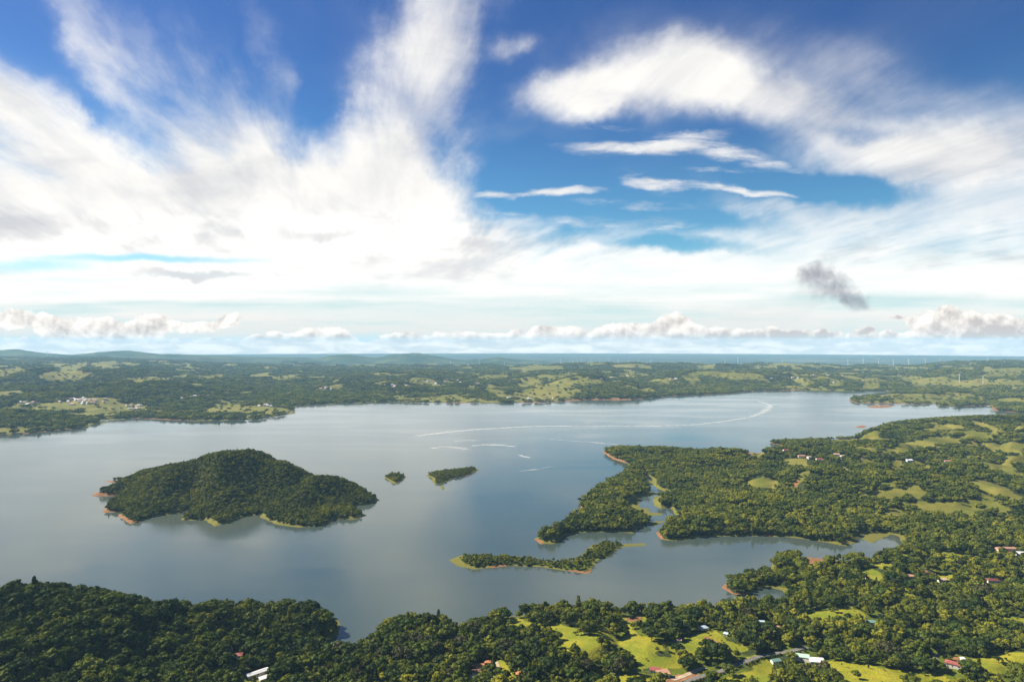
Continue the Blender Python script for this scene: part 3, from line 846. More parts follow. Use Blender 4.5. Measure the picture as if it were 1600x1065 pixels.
def ground_obj(name, mask, material, label, cat=None):
    q = quads[mask]
    used, inv = np.unique(q, return_inverse=True)
    q = inv.reshape(-1, 4)
    me = bpy.data.meshes.new(name)
    me.vertices.add(len(used))
    me.vertices.foreach_set('co', PTS[used].astype(np.float32).ravel())
    me.loops.add(len(q) * 4)
    me.loops.foreach_set('vertex_index', q.ravel().astype(np.int32))
    me.polygons.add(len(q))
    me.polygons.foreach_set('loop_start', np.arange(0, len(q) * 4, 4, dtype=np.int32))
    me.polygons.foreach_set('use_smooth', np.ones(len(q), bool))
    at = me.color_attributes.new('cover', 'FLOAT_COLOR', 'POINT')
    at.data.foreach_set('color', COV[used].ravel())
    me.update(calc_edges=True)
    me.validate()
    me.materials.append(material)
    o = bpy.data.objects.new(name, me)
    COL.objects.link(o)
    tag(o, label, cat, kind='structure')
    return o


def own_is(*names):
    return np.isin(fown, [k for k, n in enumerate(PNAMES) if n in names])


sel_isl = own_is('island') & (fS > -60)
sel_spit = own_is('spit') & (fS > -40)
sel_round = own_is('islet_round') & (fS > -25)
sel_long = own_is('islet_long') & (fS > -25)
sel_tiny = own_is('islet_tiny') & (fS > -15)
sel_ra, sel_rb = own_is('red_a') & (fS > -30), own_is('red_b') & (fS > -30)
sel_mount = fmountA
sel_plain = (fD > 12200) & ~sel_mount
rest = ~(sel_isl | sel_spit | sel_round | sel_long | sel_tiny | sel_ra | sel_rb | sel_mount | sel_plain)
sel_far = own_is('far') & rest
sel_main = rest & ~sel_far
ground_obj('ground', sel_main, M_GROUND, 'near shore of rolling wooded land with green pastures')
ground_obj('far_shore_hills', sel_far, M_GROUND, 'rolling hills of woods and pasture across the lake')
ground_obj('island', sel_isl, M_GROUND, 'large hilly wooded island with a red and grassy shore')
ground_obj('island', sel_spit, M_GROUND, 'long thin low island with a yellow grass bank')
ground_obj('islet', sel_round, M_GROUND, 'smallest round islet with a clump of trees')
ground_obj('islet', sel_long, M_GROUND, 'small elongated islet with grassy tips')
ground_obj('islet', sel_tiny, M_GROUND, 'tiny bare grass speck just below the elongated islet')
ground_obj('islet', sel_ra, M_GROUND, 'bare red earth islet in the upper lake')
ground_obj('islet', sel_rb, M_GROUND, 'low brown islet off the far wooded point')
ground_obj('mountains', sel_mount, M_MOUNT, 'blue mountain ranges on the horizon')
ground_obj('plain', sel_plain, M_PLAIN, 'hazy blue lowland plain beyond the ridge')

# lake: one sheet at z = 0
wa = np.radians(np.linspace(-47, 47, 60))
wr = np.concatenate([[300], np.geomspace(500, 9500, 60)])
WX, WY = np.meshgrid(wr, wa, indexing='ij')
wv = np.stack([WX * np.sin(WY), WX * np.cos(WY), 0 * WX], -1).reshape(-1, 3)
wi = np.arange(len(wr) * len(wa)).reshape(len(wr), len(wa))
wq = np.stack([wi[:-1, :-1], wi[:-1, 1:], wi[1:, 1:], wi[1:, :-1]], -1).reshape(-1, 4)
lake_o = mesh_obj('lake_water', wv.tolist(), wq.tolist(), M_WATER)
tag(lake_o, 'calm grey green lake reflecting the clouds', kind='structure')

# ------------------------------------------------------------------ haze: one closed box of even air
def haze():
    m, N, out = mat('haze')
    pv = N.n('ShaderNodeVolumePrincipled')
    pv.inputs['Color'].default_value = HAZE_COL
    pv.inputs['Density'].default_value = HAZE_DENS
    pv.inputs['Anisotropy'].default_value = 0.0
    N.put(out.inputs['Volume'], pv.outputs[0])
    bm = bmesh.new()
    bmesh.ops.create_cube(bm, size=1.0)
    me = bpy.data.meshes.new('haze')
    bm.to_mesh(me)
    bm.free()
    me.materials.append(m)
    o = bpy.data.objects.new('haze', me)
    COL.objects.link(o)
    zt, zb = 500.0, -190.0
    o.location = (0, 15000, (zt + zb) / 2)
    o.scale = (52000, 36000, zt - zb)
    tag(o, 'pale blue haze lying over the far land', kind='stuff')


HAZE_COL = (0.42, 0.72, 0.99, 1)
HAZE_DENS = 2.6e-5
haze()

# ------------------------------------------------------------------ trees
ICO = {}


def ico(sub):
    if sub not in ICO:
        bm = bmesh.new()
        bmesh.ops.create_icosphere(bm, subdivisions=sub, radius=1.0)
        v = np.array([x.co[:] for x in bm.verts])
        f = np.array([[q.index for q in x.verts] for x in bm.faces])
        bm.free()
        ICO[sub] = (v, f)
    return ICO[sub]


class Crown:
    def __init__(self):
        self.v, self.f, self.t, self.n = [], [], [], 0

    def add(self, v, f, t):
        self.v.append(v)
        self.f.append(np.asarray(f) + self.n)
        self.t.append(np.full(len(v), t))
        self.n += len(v)

    def lobe(self, rng, c, r, sub, nleaf, leaf, tint):
        v, f = ico(sub)
        nrm = v * (1 + 0.30 * rng.standard_normal((len(v), 1)) * 0.6)
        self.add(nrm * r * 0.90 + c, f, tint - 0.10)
        if nleaf:
            d = rng.standard_normal((nleaf, 3))
            d[:, 2] = np.abs(d[:, 2]) * 1.1 - 0.30
            d /= np.linalg.norm(d, axis=1)[:, None]
            p = d * r * rng.uniform(0.88, 1.14, (nleaf, 1)) + c
            nn = d + 0.75 * rng.standard_normal((nleaf, 3))
            nn /= np.linalg.norm(nn, axis=1)[:, None]
            a = np.cross(nn, rng.standard_normal((nleaf, 3)))
            a /= np.linalg.norm(a, axis=1)[:, None]
            b = np.cross(nn, a)
            s = leaf * rng.uniform(0.6, 1.35, (nleaf, 1))
            q = np.stack([p - a * s - b * s * .7, p + a * s - b * s * .5, p + a * s * .8 + b * s * .7, p - a * s * .6 + b * s], 1).reshape(-1, 3)
            i = np.arange(nleaf)[:, None] * 4
            self.add(q, np.concatenate([i + [[0, 1, 2]], i + [[0, 2, 3]]]), 0)
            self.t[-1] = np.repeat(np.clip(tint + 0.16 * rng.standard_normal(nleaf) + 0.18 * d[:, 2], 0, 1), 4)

    def mesh(self, name, material):
        me = bpy.data.meshes.new(name)
        v = np.concatenate(self.v)
        f = np.concatenate(self.f)
        me.vertices.add(len(v))
        me.vertices.foreach_set('co', v.astype(np.float32).ravel())
        me.loops.add(len(f) * 3)
        me.loops.foreach_set('vertex_index', f.ravel().astype(np.int32))
        me.polygons.add(len(f))
        me.polygons.foreach_set('loop_start', np.arange(0, len(f) * 3, 3, dtype=np.int32))
        a = me.attributes.new('tint', 'FLOAT', 'POINT')
        a.data.foreach_set('value', np.concatenate(self.t).astype(np.float32))
        me.update(calc_edges=True)
        me.materials.append(material)
        return me


def tree_crown(rng, shape, R, H, nleaf, sub, leaf, c0=(0, 0), cr=None, zb=0.0):
    cr = cr or Crown()
    c0 = np.array([c0[0], c0[1], zb])
    tint = rng.uniform(0.25, 0.75)
    if shape == 'round':
        n = 7
        for k in range(n):
            a = 2 * np.pi * k / (n - 1) + rng.uniform(-.4, .4)
            rr = 0 if k == n - 1 else R * rng.uniform(.42, .66)
            c = np.array([rr * np.cos(a), rr * np.sin(a), H * (rng.uniform(.48, .66) if k < n - 1 else rng.uniform(.70, .80))])
            rad = R * rng.uniform(.38, .56)
            cr.lobe(rng, c + c0, np.array([rad, rad, rad * rng.uniform(.7, .95)]), sub, nleaf, leaf, tint + rng.uniform(-.08, .08))
    elif shape == 'spreading':
        n = 11
        for k in range(n):
            a = 2.4 * k + rng.uniform(-.3, .3)
            rr = R * 1.0 * math.sqrt(k / n) * 0.95
            c = np.array([rr * np.cos(a), rr * np.sin(a), H * (0.78 - 0.22 * (rr / R) ** 2) + rng.uniform(-.5, .5)])
            rad = R * rng.uniform(.28, .40)
            cr.lobe(rng, c + c0, np.array([rad, rad, rad * .6]), sub, nleaf, leaf, tint + rng.uniform(-.08, .08))
    elif shape == 'tall':
        n = 6
        for k in range(n):
            t = k / (n - 1)
            a = 2.4 * k
            rr = R * .28 * (1 - t)
            c = np.array([rr * np.cos(a), rr * np.sin(a), H * (.30 + .60 * t)])
            rad = R * (.62 - .36 * t) * rng.uniform(.85, 1.1)
            cr.lobe(rng, c + c0, np.array([rad, rad, rad * 1.05]), sub, nleaf, leaf, tint + rng.uniform(-.06, .06))
    elif shape == 'open':
        n = 8
        for k in range(n):
            a = rng.uniform(0, 6.28)
            rr = R * rng.uniform(.2, .8)
            c = np.array([rr * np.cos(a), rr * np.sin(a), H * rng.uniform(.42, .86)])
            rad = R * rng.uniform(.20, .36)
            cr.lobe(rng, c + c0, np.array([rad, rad, rad * .75]), sub, nleaf, leaf, tint + rng.uniform(-.1, .1))
    return cr


def trunk_mesh(name, H, r, spread, rng, material):
    v, f = [], []

    def limb(a, b, ra, rb, n=7):
        a, b = Vector(a), Vector(b)
        q = (b - a).to_track_quat('Z', 'Y')
        k = len(v)
        for p, rad in ((a, ra), (b, rb)):
            for i in range(n):
                v.append(tuple(p + q @ Vector((rad * math.cos(6.2832 * i / n), rad * math.sin(6.2832 * i / n), 0))))
        for i in range(n):
            f.append((k + i, k + (i + 1) % n, k + n + (i + 1) % n, k + n + i))
        f.append(tuple(range(k + n, k + 2 * n)))
    limb((0, 0, -1.5), (0, 0, H * .38), r * 1.25, r * .8)
    limb((0, 0, H * .38), (spread * .1, -spread * .08, H * .72), r * .8, r * .35)
    for k in range(5):
        a = 1.26 * k + rng.uniform(-.3, .3)
        limb((0, 0, H * rng.uniform(.28, .42)), (math.cos(a) * spread * .62, math.sin(a) * spread * .62, H * rng.uniform(.52, .68)), r * .5, r * .16, 5)
    me = bpy.data.meshes.new(name)
    me.from_pydata(v, [], f)
    me.materials.append(material)
    return me


SHAPES = ['round', 'round', 'round', 'spreading', 'open', 'tall', 'round', 'spreading']
DIMS = [(4.6, 11), (5.4, 12), (3.9, 10), (7.2, 11.5), (4.8, 11), (3.0, 14), (4.2, 8.5), (6.2, 10)]
VAR = []
for k, (sh, (R, H)) in enumerate(zip(SHAPES, DIMS)):
    rng = np.random.default_rng(100 + k)
    cm = tree_crown(rng, sh, R, H, 46 if sh != 'spreading' else 36, 2, 0.62).mesh('crown', M_LEAF)
    tm = trunk_mesh('trunk', H, 0.22 + 0.012 * H, R, rng, M_BARK)
    VAR.append((sh, R, H, cm, tm))


DARKER = []  # copies of the crown meshes in a darker green
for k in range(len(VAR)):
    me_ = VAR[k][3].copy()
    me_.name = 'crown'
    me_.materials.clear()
    me_.materials.append(M_LEAF_DARKER)
    DARKER.append(me_)


def clump_mesh(seed, n, rad, sub, nleaf, leaf, lo, hi):
    rng = np.random.default_rng(seed)
    cr = Crown()
    for k in range(n):
        a = 2.39996 * k + rng.uniform(-.3, .3)
        rr = rad * math.sqrt((k + .3) / n)
        R = rng.uniform(lo, hi)
        tint = rng.uniform(.15, .85)
        c = np.array([rr * math.cos(a), rr * math.sin(a), R * rng.uniform(1.2, 1.9)])
        for j in range(3):
            off = rng.standard_normal(3) * R * np.array([.42, .42, .22])
            r3 = R * rng.uniform(.55, .85)
            cr.lobe(rng, c + off, np.array([r3, r3, r3 * .85]), sub, nleaf, leaf, tint + rng.uniform(-.08, .08))
    return cr.mesh('tree_clump', M_LEAF)


MIDC = [clump_mesh(300 + k, 9, 9.8, 1, 13, 0.85, 2.5, 5.0) for k in range(6)]
FARC = [clump_mesh(400 + k, 9, 20, 1, 5, 1.8, 5.0, 8.0) for k in range(5)]
XFARC = [clump_mesh(500 + k, 12, 36, 1, 3, 3.0, 7.0, 11.0) for k in range(4)]
SOLO = [clump_mesh(600 + k, 1, 0.5, 1, 16, 1.2, 4.0, 5.5) for k in range(3)]

KEEPOUT = []        # (x, y, radius) clearings for buildings and roads, filled below


# ------------------------------------------------------------------ roads and tracks
M_ROAD = plain('asphalt', (0.135, 0.125, 0.115), 0.9, 0.3, 0.15)
M_TRACK = plain('pale_gravel', (0.36, 0.27, 0.19), 0.95, 0.3, 0.2)


def ribbon(name, pix, width, material, label, lift=0.35, clear=6.0, kind='structure'):
    pts = [hit(*p) for p in pix]
    P = []
    for a, b in zip(pts[:-1], pts[1:]):
        n = max(2, int((b - a).length / 4))
        P += [a.lerp(b, i / n) for i in range(n)]
    P.append(pts[-1])
    xs = np.array([p.x for p in P])
    ys = np.array([p.y for p in P])
    k = np.ones(5) / 5
    xs[2:-2], ys[2:-2] = np.convolve(xs, k, 'valid'), np.convolve(ys, k, 'valid')
    tx, ty = np.gradient(xs), np.gradient(ys)
    L = np.hypot(tx, ty) + 1e-9
    nx, ny = -ty / L, tx / L
    v, f = [], []
    for i in range(len(xs)):
        zz = [float(look(Z, np.array([xs[i] + nx[i] * s * width]), np.array([ys[i] + ny[i] * s * width]))[0]) for s in (-.5, 0, .5)]
        zt = max(zz) + lift
        for s in (-.5, .5):
            v.append((xs[i] + nx[i] * s * width, ys[i] + ny[i] * s * width, zt))
        for s in (-.62, .62):        # skirt edges run down into the ground
            v.append((xs[i] + nx[i] * s * width, ys[i] + ny[i] * s * width, zt - 1.2))
        KEEPOUT.append((xs[i], ys[i], width * .5 + clear))
        KEEPOUT.append((xs[i], ys[i] - 8, width * .5 + clear - 1))
        if i:
            a, b = 4 * (i - 1), 4 * i
            f += [(a, b, b + 1, a + 1), (a + 2, b + 2, b, a), (a + 1, b + 1, b + 3, a + 3)]
    o = mesh_obj(name, v, f, material)
    tag(o, label, kind=kind)
    return xs, ys, nx, ny


road = ribbon('road', [(1040, 1074), (1075, 1064), (1108, 1054), (1140, 1043), (1165, 1034), (1185, 1026), (1210, 1021), (1240, 1017), (1262, 1012)], 6.5, M_ROAD, 'grey asphalt road running between hedges and pasture')
ribbon('driveway', [(1050, 1062), (1075, 1054), (1092, 1046), (1102, 1043)], 6.0, M_TRACK, 'pale gravel driveway joining the road', 0.25)
ribbon('track', [(1306, 1046), (1312, 1056), (1318, 1068)], 3.0, M_TRACK, 'pale stony track beside the pasture', 0.2, 3)
ribbon('path', [(776, 1034), (779, 1042), (784, 1052), (786, 1060)], 3.2, M_TRACK, 'pale path by the orange roofed houses', 0.2, 3)
ribbon('lane', [(1448, 1036), (1460, 1030), (1466, 1022)], 5.0, M_ROAD, 'short grey lane beside the red roofed farmhouse', 0.25, 4)

# ------------------------------------------------------------------ houses
ROOFM = {
    'red': plain('red_roof', (0.26, 0.075, 0.060), 0.6, 0.25, 0.6), 'salmon': plain('salmon_roof', (0.38, 0.20, 0.14), 0.7, 0.25, 0.6), 'orange': plain('orange_tile_roof', (0.42, 0.16, 0.065), 0.75, 0.3, 0.8),
    'brown': plain('brown_roof', (0.14, 0.075, 0.05), 0.7, 0.3, 0.8), 'white': plain('white_metal_roof', (0.58, 0.58, 0.58), 0.45, 0.08, 0.3), 'palegreen': plain('pale_green_metal_roof', (0.36, 0.48, 0.42), 0.45, 0.1, 0.3),
    'teal': plain('teal_metal_roof', (0.13, 0.23, 0.20), 0.45, 0.15, 0.4), 'blue': plain('pale_blue_metal_roof', (0.36, 0.46, 0.53), 0.45, 0.1, 0.4), 'olive': plain('weathered_grey_roof', (0.26, 0.25, 0.20), 0.7, 0.25, 0.6),
    'pink': plain('faded_pink_roof', (0.52, 0.30, 0.27), 0.65, 0.2, 0.5), 'maroon': plain('dark_red_roof', (0.15, 0.045, 0.042), 0.6, 0.2, 0.5), 'tan': plain('tan_roof', (0.46, 0.33, 0.22), 0.8, 0.2, 0.5),
}
M_WALLW = plain('white_render', (0.55, 0.53, 0.49), 0.85, 0.12, 0.5)
M_WALLC = plain('cream_render', (0.60, 0.50, 0.36), 0.85, 0.15, 0.5)
M_WALLO = plain('ochre_render', (0.58, 0.30, 0.10), 0.85, 0.15, 0.5)
M_GLASS = plain('dark_glass', (0.02, 0.025, 0.03), 0.12, 0.1, 0.5, 0, 0.6)
M_DOOR = plain('wood_door', (0.12, 0.06, 0.03), 0.6, 0.2, 2.0)
M_WHITE = plain('white_paint', (0.55, 0.55, 0.54), 0.4, 0.05, 0.05)


def box_vf(x0, x1, y0, y1, z0, z1):
    v = [(x0, y0, z0), (x1, y0, z0), (x1, y1, z0), (x0, y1, z0), (x0, y0, z1), (x1, y0, z1), (x1, y1, z1), (x0, y1, z1)]
    f = [(3, 2, 1, 0), (4, 5, 6, 7), (0, 1, 5, 4), (1, 2, 6, 5), (2, 3, 7, 6), (3, 0, 4, 7)]
    return v, f


def roof_vf(w, d, h, rise, kind, ov=0.6, th=0.22):
    """a roof slab with thickness over a w x d plan, eaves at h"""
    a, b = w / 2 + ov, d / 2 + ov
    if kind == 'gable':
        top = [(-a, -b, h), (a, -b, h), (a, b, h), (-a, b, h), (-a, 0, h + rise), (a, 0, h + rise)]
        ft = [(0, 1, 5, 4), (2, 3, 4, 5)]
    elif kind == 'hip':
        k = max(a - b, 0.3)
        top = [(-a, -b, h), (a, -b, h), (a, b, h), (-a, b, h), (-k, 0, h + rise), (k, 0, h + rise)]
        ft = [(0, 1, 5, 4), (2, 3, 4, 5), (1, 2, 5), (3, 0, 4)]
    else:  # lean-to, sloping towards -y
        top = [(-a, -b, h), (a, -b, h), (a, b, h + rise), (-a, b, h + rise)]
        ft = [(0, 1, 2, 3)]
    n = len(top)
    v = [(x, y, z + th) for x, y, z in top] + top
    f = list(ft) + [tuple(reversed([i + n for i in q])) for q in ft]
    rim = [0, 1, 2, 3] if kind != 'gable' else [0, 1, 5, 2, 3, 4]
    for i in range(len(rim)):
        p, q = rim[i], rim[(i + 1) % len(rim)]
        f.append((p, p + n, q + n, q))
    return v, f


LANDMARKS = []      # (position, words for labels)


def house(px, py, w, d, h, rot, kind, roofm, wallm, label, short=None, rise=None, name='house', cat='house', group='houses among the trees', nwin=2, clear=None, door=True, at=None):
    p = at if at is not None else hit(px, py)
    rise = rise if rise is not None else (0.22 * d)
    root = bpy.data.objects.new(name, None)
    COL.objects.link(root)
    gz = min(float(look(Z, np.array([p.x + a]), np.array([p.y + b]))[0]) for a in (-w / 3, 0, w / 3) for b in (-d / 3, 0, d / 3))
    gtop = max(float(look(Z, np.array([p.x + a]), np.array([p.y + b]))[0]) for a in (-w / 3, 0, w / 3) for b in (-d / 3, 0, d / 3))
    root.location = (p.x, p.y, gtop)
    root.rotation_euler = (0, 0, math.radians(rot))
    tag(root, label, cat, group)
    base = gz - gtop - 1.5
    v, f = box_vf(-w / 2, w / 2, -d / 2, d / 2, base, h)
    if kind == 'gable':            # fill the gable ends
        k = len(v)
        v += [(-w / 2, 0, h + rise), (w / 2, 0, h + rise)]
        f[1] = (4, 5, k + 1, k)
        f += [(6, 7, k, k + 1), (7, 4, k), (5, 6, k + 1)]
    if kind == 'shed':
        v = [list(q) for q in v]
        v[6][2] += rise
        v[7][2] += rise
    mesh_obj('wall', v, f, wallm, root)
    mesh_obj('roof', *roof_vf(w, d, h + 0.003, rise, kind), ROOFM[roofm], root)
    if door:
        mesh_obj('door', *box_vf(-w * .05 - .5, -w * .05 + .5, -d / 2 - .06, -d / 2 + .05, 0.0, 2.1), M_DOOR, root)
    for i in range(nwin):
        x = w * (-.33 + .66 * i / max(nwin - 1, 1))
        if abs(x + w * .05) < 1.2:
            continue
        mesh_obj('window', *box_vf(x - .7, x + .7, -d / 2 - .07, -d / 2 + .05, 0.9, 2.1), M_GLASS, root)
    if nwin:
        mesh_obj('window', *box_vf(w / 2 - .05, w / 2 + .07, -.7, .7, 0.9, 2.1), M_GLASS, root)
    r = max(w, d) * .62 if clear is None else clear
    KEEPOUT.append((p.x, p.y, r + 3))
    dv = Vector((-p.x, -p.y)).normalized()
    for k in (1, 2, 3):
        KEEPOUT.append((p.x + dv.x * (r + 4 * k), p.y + dv.y * (r + 4 * k), r * .8 + 1.5))
    if short:
        LANDMARKS.append((p.x, p.y, short))
    return root


W, C_, O_ = M_WALLW, M_WALLC, M_WALLO
# near the drone
house(402, 1056, 24, 7, 3.0, 42, 'gable', 'white', W, 'long white roofed shed at the edge of the grassy slope', 'the long white shed', cat='shed', name='shed', nwin=3)
house(412, 1063, 9, 5, 2.6, 42, 'shed', 'white', W, 'short white lean-to just below the long white shed', None, cat='shed', name='shed', nwin=1)
house(370, 1029, 12, 8, 3.0, 12, 'hip', 'red', W, 'red roofed white house alone in the dark wooded slope', 'the lone red roofed house')
house(361, 1015, 4, 3.5, 2.4, 20, 'gable', 'white', W, 'tiny white hut behind the lone red roofed house', None, name='hut', cat='hut', nwin=0)
house(709, 989, 11, 8, 3.5, -25, 'gable', 'red', C_, 'rust red house half hidden on the wooded knoll by the inlet', 'the rust red house on the knoll')
house(716, 984, 6, 5, 3.0, 15, 'hip', 'salmon', C_, 'small salmon roofed annex beside the rust red house on the knoll')
house(754, 1000, 6, 5, 5.0, 5, 'hip', 'tan', W, 'tall narrow white house with tan roof among dark trees', 'the narrow white house')
house(749, 1044, 11, 7, 3.2, 8, 'gable', 'orange', C_, 'bright orange tile roofed house below the woods', 'the bright orange roofed house')
house(762, 1038, 7, 6, 3.2, 0, 'hip', 'orange', C_, 'smaller orange roofed house just behind the bright orange one')
house(742, 1052, 13, 6, 2.8, 10, 'gable', 'brown', C_, 'low brown roofed house in front of the bright orange one', None)
house(738, 1061, 10, 7, 3.0, 40, 'gable', 'pink', W, 'pale pink roofed house lowest in the orange roofed cluster', 'the pale pink roofed house')
house(812, 1059, 8, 7, 4.8, 0, 'hip', 'orange', O_, 'ochre walled house with orange roof standing by itself', 'the ochre walled house')
house(1024, 1050, 12, 8, 3.2, -14, 'gable', 'red', W, 'red roofed house at the end of the gravel driveway', 'the driveway house', nwin=3)
house(1036, 1056, 14, 8, 2.8, 14, 'shed', 'salmon', W, 'flat salmon roofed carport joined below the red driveway house', None, name='carport', cat='carport', nwin=0, door=False)
house(1061, 1003, 6, 5, 3.0, -20, 'gable', 'pink', W, 'tiny pink roofed hut on the grassy verge', 'the tiny pink hut', name='hut', cat='hut')
house(1099, 984, 11, 8, 3.2, 20, 'hip', 'blue', W, 'pale blue metal roofed house above the cut earth bank', 'the pale blue roofed house')
house(1134, 993, 5, 4, 2.6, -35, 'shed', 'blue', W, 'small blue roofed shed on the edge of the earth bank', None, name='shed', cat='shed', nwin=1)
house(1190, 974, 7, 5, 3.0, -8, 'gable', 'blue', W, 'small blue and white house in a yellow clearing', 'the small blue and white house')
house(1213, 983, 9, 7, 3.0, -22, 'hip', 'salmon', C_, 'salmon roofed house on the lower edge of the yellow clearing')
house(1252, 1030, 17, 10, 3.6, -16, 'gable', 'palegreen', W, 'large pale green metal roofed farmhouse by the road', 'the pale green farmhouse', nwin=3)
house(1263, 1038, 10, 8, 3.0, -12, 'shed', 'olive', C_, 'weathered grey roofed annex between green and white roofs', None, nwin=1)
house(1276, 1038, 16, 8, 3.2, -10, 'shed', 'white', W, 'bright white roofed barn beside the pale green farmhouse', 'the white roofed barn', name='barn', cat='barn', nwin=3)
house(1212, 1036, 11, 6, 2.8, 14, 'gable', 'teal', W, 'teal roofed shed half hidden below the road', 'the teal shed', name='shed', cat='shed')
house(1362, 975, 14, 8, 3.2, -12, 'hip', 'teal', W, 'teal metal roofed house deep in the woods', 'the teal house in the woods')
house(1377, 966, 6, 5, 4.2, 5, 'hip', 'pink', W, 'small pink house behind the teal one in the woods')
house(1376, 981, 6, 5, 3.0, 12, 'gable', 'orange', C_, 'small orange roofed house beside the teal one in the woods')
house(1400, 978, 7, 5, 3.0, 10, 'gable', 'blue', W, 'pale blue roofed cottage east of the teal house', name='cottage', cat='cottage')
house(1490, 1041, 16, 9, 3.4, -38, 'hip', 'red', W, 'big red roofed farmhouse beside the bare red yard', 'the big red farmhouse', nwin=3)
house(1504, 1032, 4, 3, 2.4, 0, 'shed', 'white', W, 'small white outhouse next to the bare red yard', None, name='outhouse', cat='shed', nwin=0)
house(1560, 860, 16, 9, 3.5, 25, 'hip', 'salmon', C_, 'salmon roofed villa on the far edge of the lawn', 'the salmon villa')
house(1577, 860, 18, 9, 3.2, -8, 'gable', 'salmon', W, 'long salmon roofed wing right of the villa by the lawn', None, nwin=3)
house(1597, 868, 18, 9, 3.2, -10, 'shed', 'white', W, 'white roofed hall at the right end of the villa row', None, name='hall', cat='hall')
house(1425, 903, 15, 8, 3.2, -18, 'gable', 'salmon', C_, 'salmon roofed house under the bare ridge track', 'the salmon house under the track')
house(1473, 909, 14, 8, 3.2, 18, 'gable', 'tan', W, 'tan roofed white house among trees below the ridge track')
house(1551, 909, 18, 9, 3.2, -6, 'hip', 'maroon', W, 'dark red roofed long house in the right hand woods', 'the dark red house')
house(1354, 904, 7, 6, 3.0, 8, 'hip', 'orange', C_, 'lone small orange roofed house in the middle of the woods')
# ridge village on the peninsula
house(1228, 706, 18, 10, 3.5, 5, 'gable', 'red', W, 'red roofed white house by the narrow cove', None, group='houses on the peninsula ridge')
house(1252, 714, 22, 10, 3.2, 0, 'gable', 'salmon', C_, 'long salmon roofed house on the ridge above the cove', None, group='houses on the peninsula ridge')
house(1264, 716, 12, 9, 3.4, 20, 'gable', 'tan', W, 'cream and tan house next to the long salmon roofed one', None, group='houses on the peninsula ridge')
house(1281, 721, 22, 11, 4.0, -4, 'gable', 'red', W, 'bright red roofed white house, boldest on the peninsula ridge', None, group='houses on the peninsula ridge')
house(1307, 713, 16, 10, 3.4, -10, 'gable', 'pink', W, 'pale pink roofed house at the end of the ridge village', None, group='houses on the peninsula ridge')
house(1316, 716, 12, 9, 3.2, 10, 'gable', 'tan', W, 'small tan house beside the pale pink roofed one', None, group='houses on the peninsula ridge')
house(1421, 721, 18, 9, 3.2, 0, 'shed', 'white', W, 'low white roofed building on the middle pasture', None, group='houses on the peninsula ridge')
house(1481, 723, 22, 10, 3.4, -5, 'gable', 'salmon', W, 'salmon roofed white house at the foot of the round hill', None, group='houses on the peninsula ridge')
house(1375, 634.6, 10, 7, 2.5, 0, 'gable', 'brown', C_, 'dark hut on the low brown islet', None, group='houses on the peninsula ridge', nwin=0, door=False, name='hut', cat='hut')

# villages across the lake: too far to show more than walls and roofs
rngv = np.random.default_rng(5)
VILL = [(130, 628, 26, 5, 16, 'left shore village'), (215, 636, 10, 3, 6, 'hamlet beside the left shore village'), (45, 630, 16, 4, 4, 'hamlet at the far left shore'), (310, 620, 24, 4, 6, 'scattered left hills hamlet'),
        (415, 634, 10, 2, 4, 'bare grassy point'), (490, 605, 22, 6, 12, 'wooded slope village'), (610, 603, 20, 4, 5, 'middle far shore farms'), (720, 598, 30, 5, 6, 'central far ridge farms'),
        (1175, 577, 14, 2, 5, 'far ridge crest hamlet'), (1000, 590, 40, 6, 5, 'far right hill farms'), (1290, 590, 70, 8, 6, 'farms below the turbine row'), (820, 622, 40, 3, 5, 'cabins across the lake')]
for (vx, vy, rx, ry, n, words_) in VILL:
    for k in range(int(n * 1.7)):
        px, py = vx + rngv.normal() * rx * .7, vy + rngv.normal() * ry * .6
        p = hit(px, py, 2500, 12000)
        if p.z < 1.5 or p.y > 11500:
            continue
        rm = ['red', 'salmon', 'white', 'tan', 'pink', 'blue'][rngv.choice(6, p=[.2, .25, .25, .12, .1, .08])]
        sz = 1.0 + 0.5 * (p.y / 6000)
        house(0, 0, rngv.uniform(11, 20) * sz, rngv.uniform(8, 11) * sz, 4.0 * sz, rngv.uniform(-50, 50), 'gable', rm, W, '%s roofed house in the %s' % (rm, words_), None, group='houses of the ' + words_, nwin=0, door=False, at=p, clear=20)

# parked white car below the dark red house
def car(px, py, rot, paint, label):
    p = hit(px, py)
    root = bpy.data.objects.new('parked_car', None)
    COL.objects.link(root)
    root.location = (p.x, p.y, p.z + .05)
    root.rotation_euler = (0, 0, rot)
    tag(root, label, 'car')
    prof = [(-2.1, .35), (-2.1, .85), (-1.3, .95), (-.7, 1.45), (.8, 1.45), (1.4, .95), (2.1, .8), (2.1, .35)]
    v = [(x, -.85, z) for x, z in prof] + [(x, .85, z) for x, z in prof]
    n = len(prof)
    f = [tuple(range(n)), tuple(reversed(range(n, 2 * n)))] + [(i, i + n, (i + 1) % n + n, (i + 1) % n) for i in range(n)]
    mesh_obj('body', v, f, paint, root)
    for x0, x1 in ((-1.22, -.78), (.90, 1.32)):
        z0, z1 = (1.0, 1.42) if x0 < 0 else (1.42, 1.0)
        mesh_obj('windscreen', [(x0, -.7, z0 + .03), (x1, -.7, z1 + .03), (x1, .7, z1 + .03), (x0, .7, z0 + .03)], [(0, 1, 2, 3)], M_GLASS, root)
    for x in (-1.3, 1.3):
        for y in (-.8, .8):
            vv = [(x + .33 * math.cos(a * .5236), y + s, .33 + .33 * math.sin(a * .5236)) for s in (-.1, .1) for a in range(12)]
            ff = [tuple(range(12)), tuple(range(12, 24))] + [(a, (a + 1) % 12, 12 + (a + 1) % 12, 12 + a) for a in range(12)]
            mesh_obj('wheel', vv, ff, M_GLASS, root)
    KEEPOUT.append((p.x, p.y, 6))


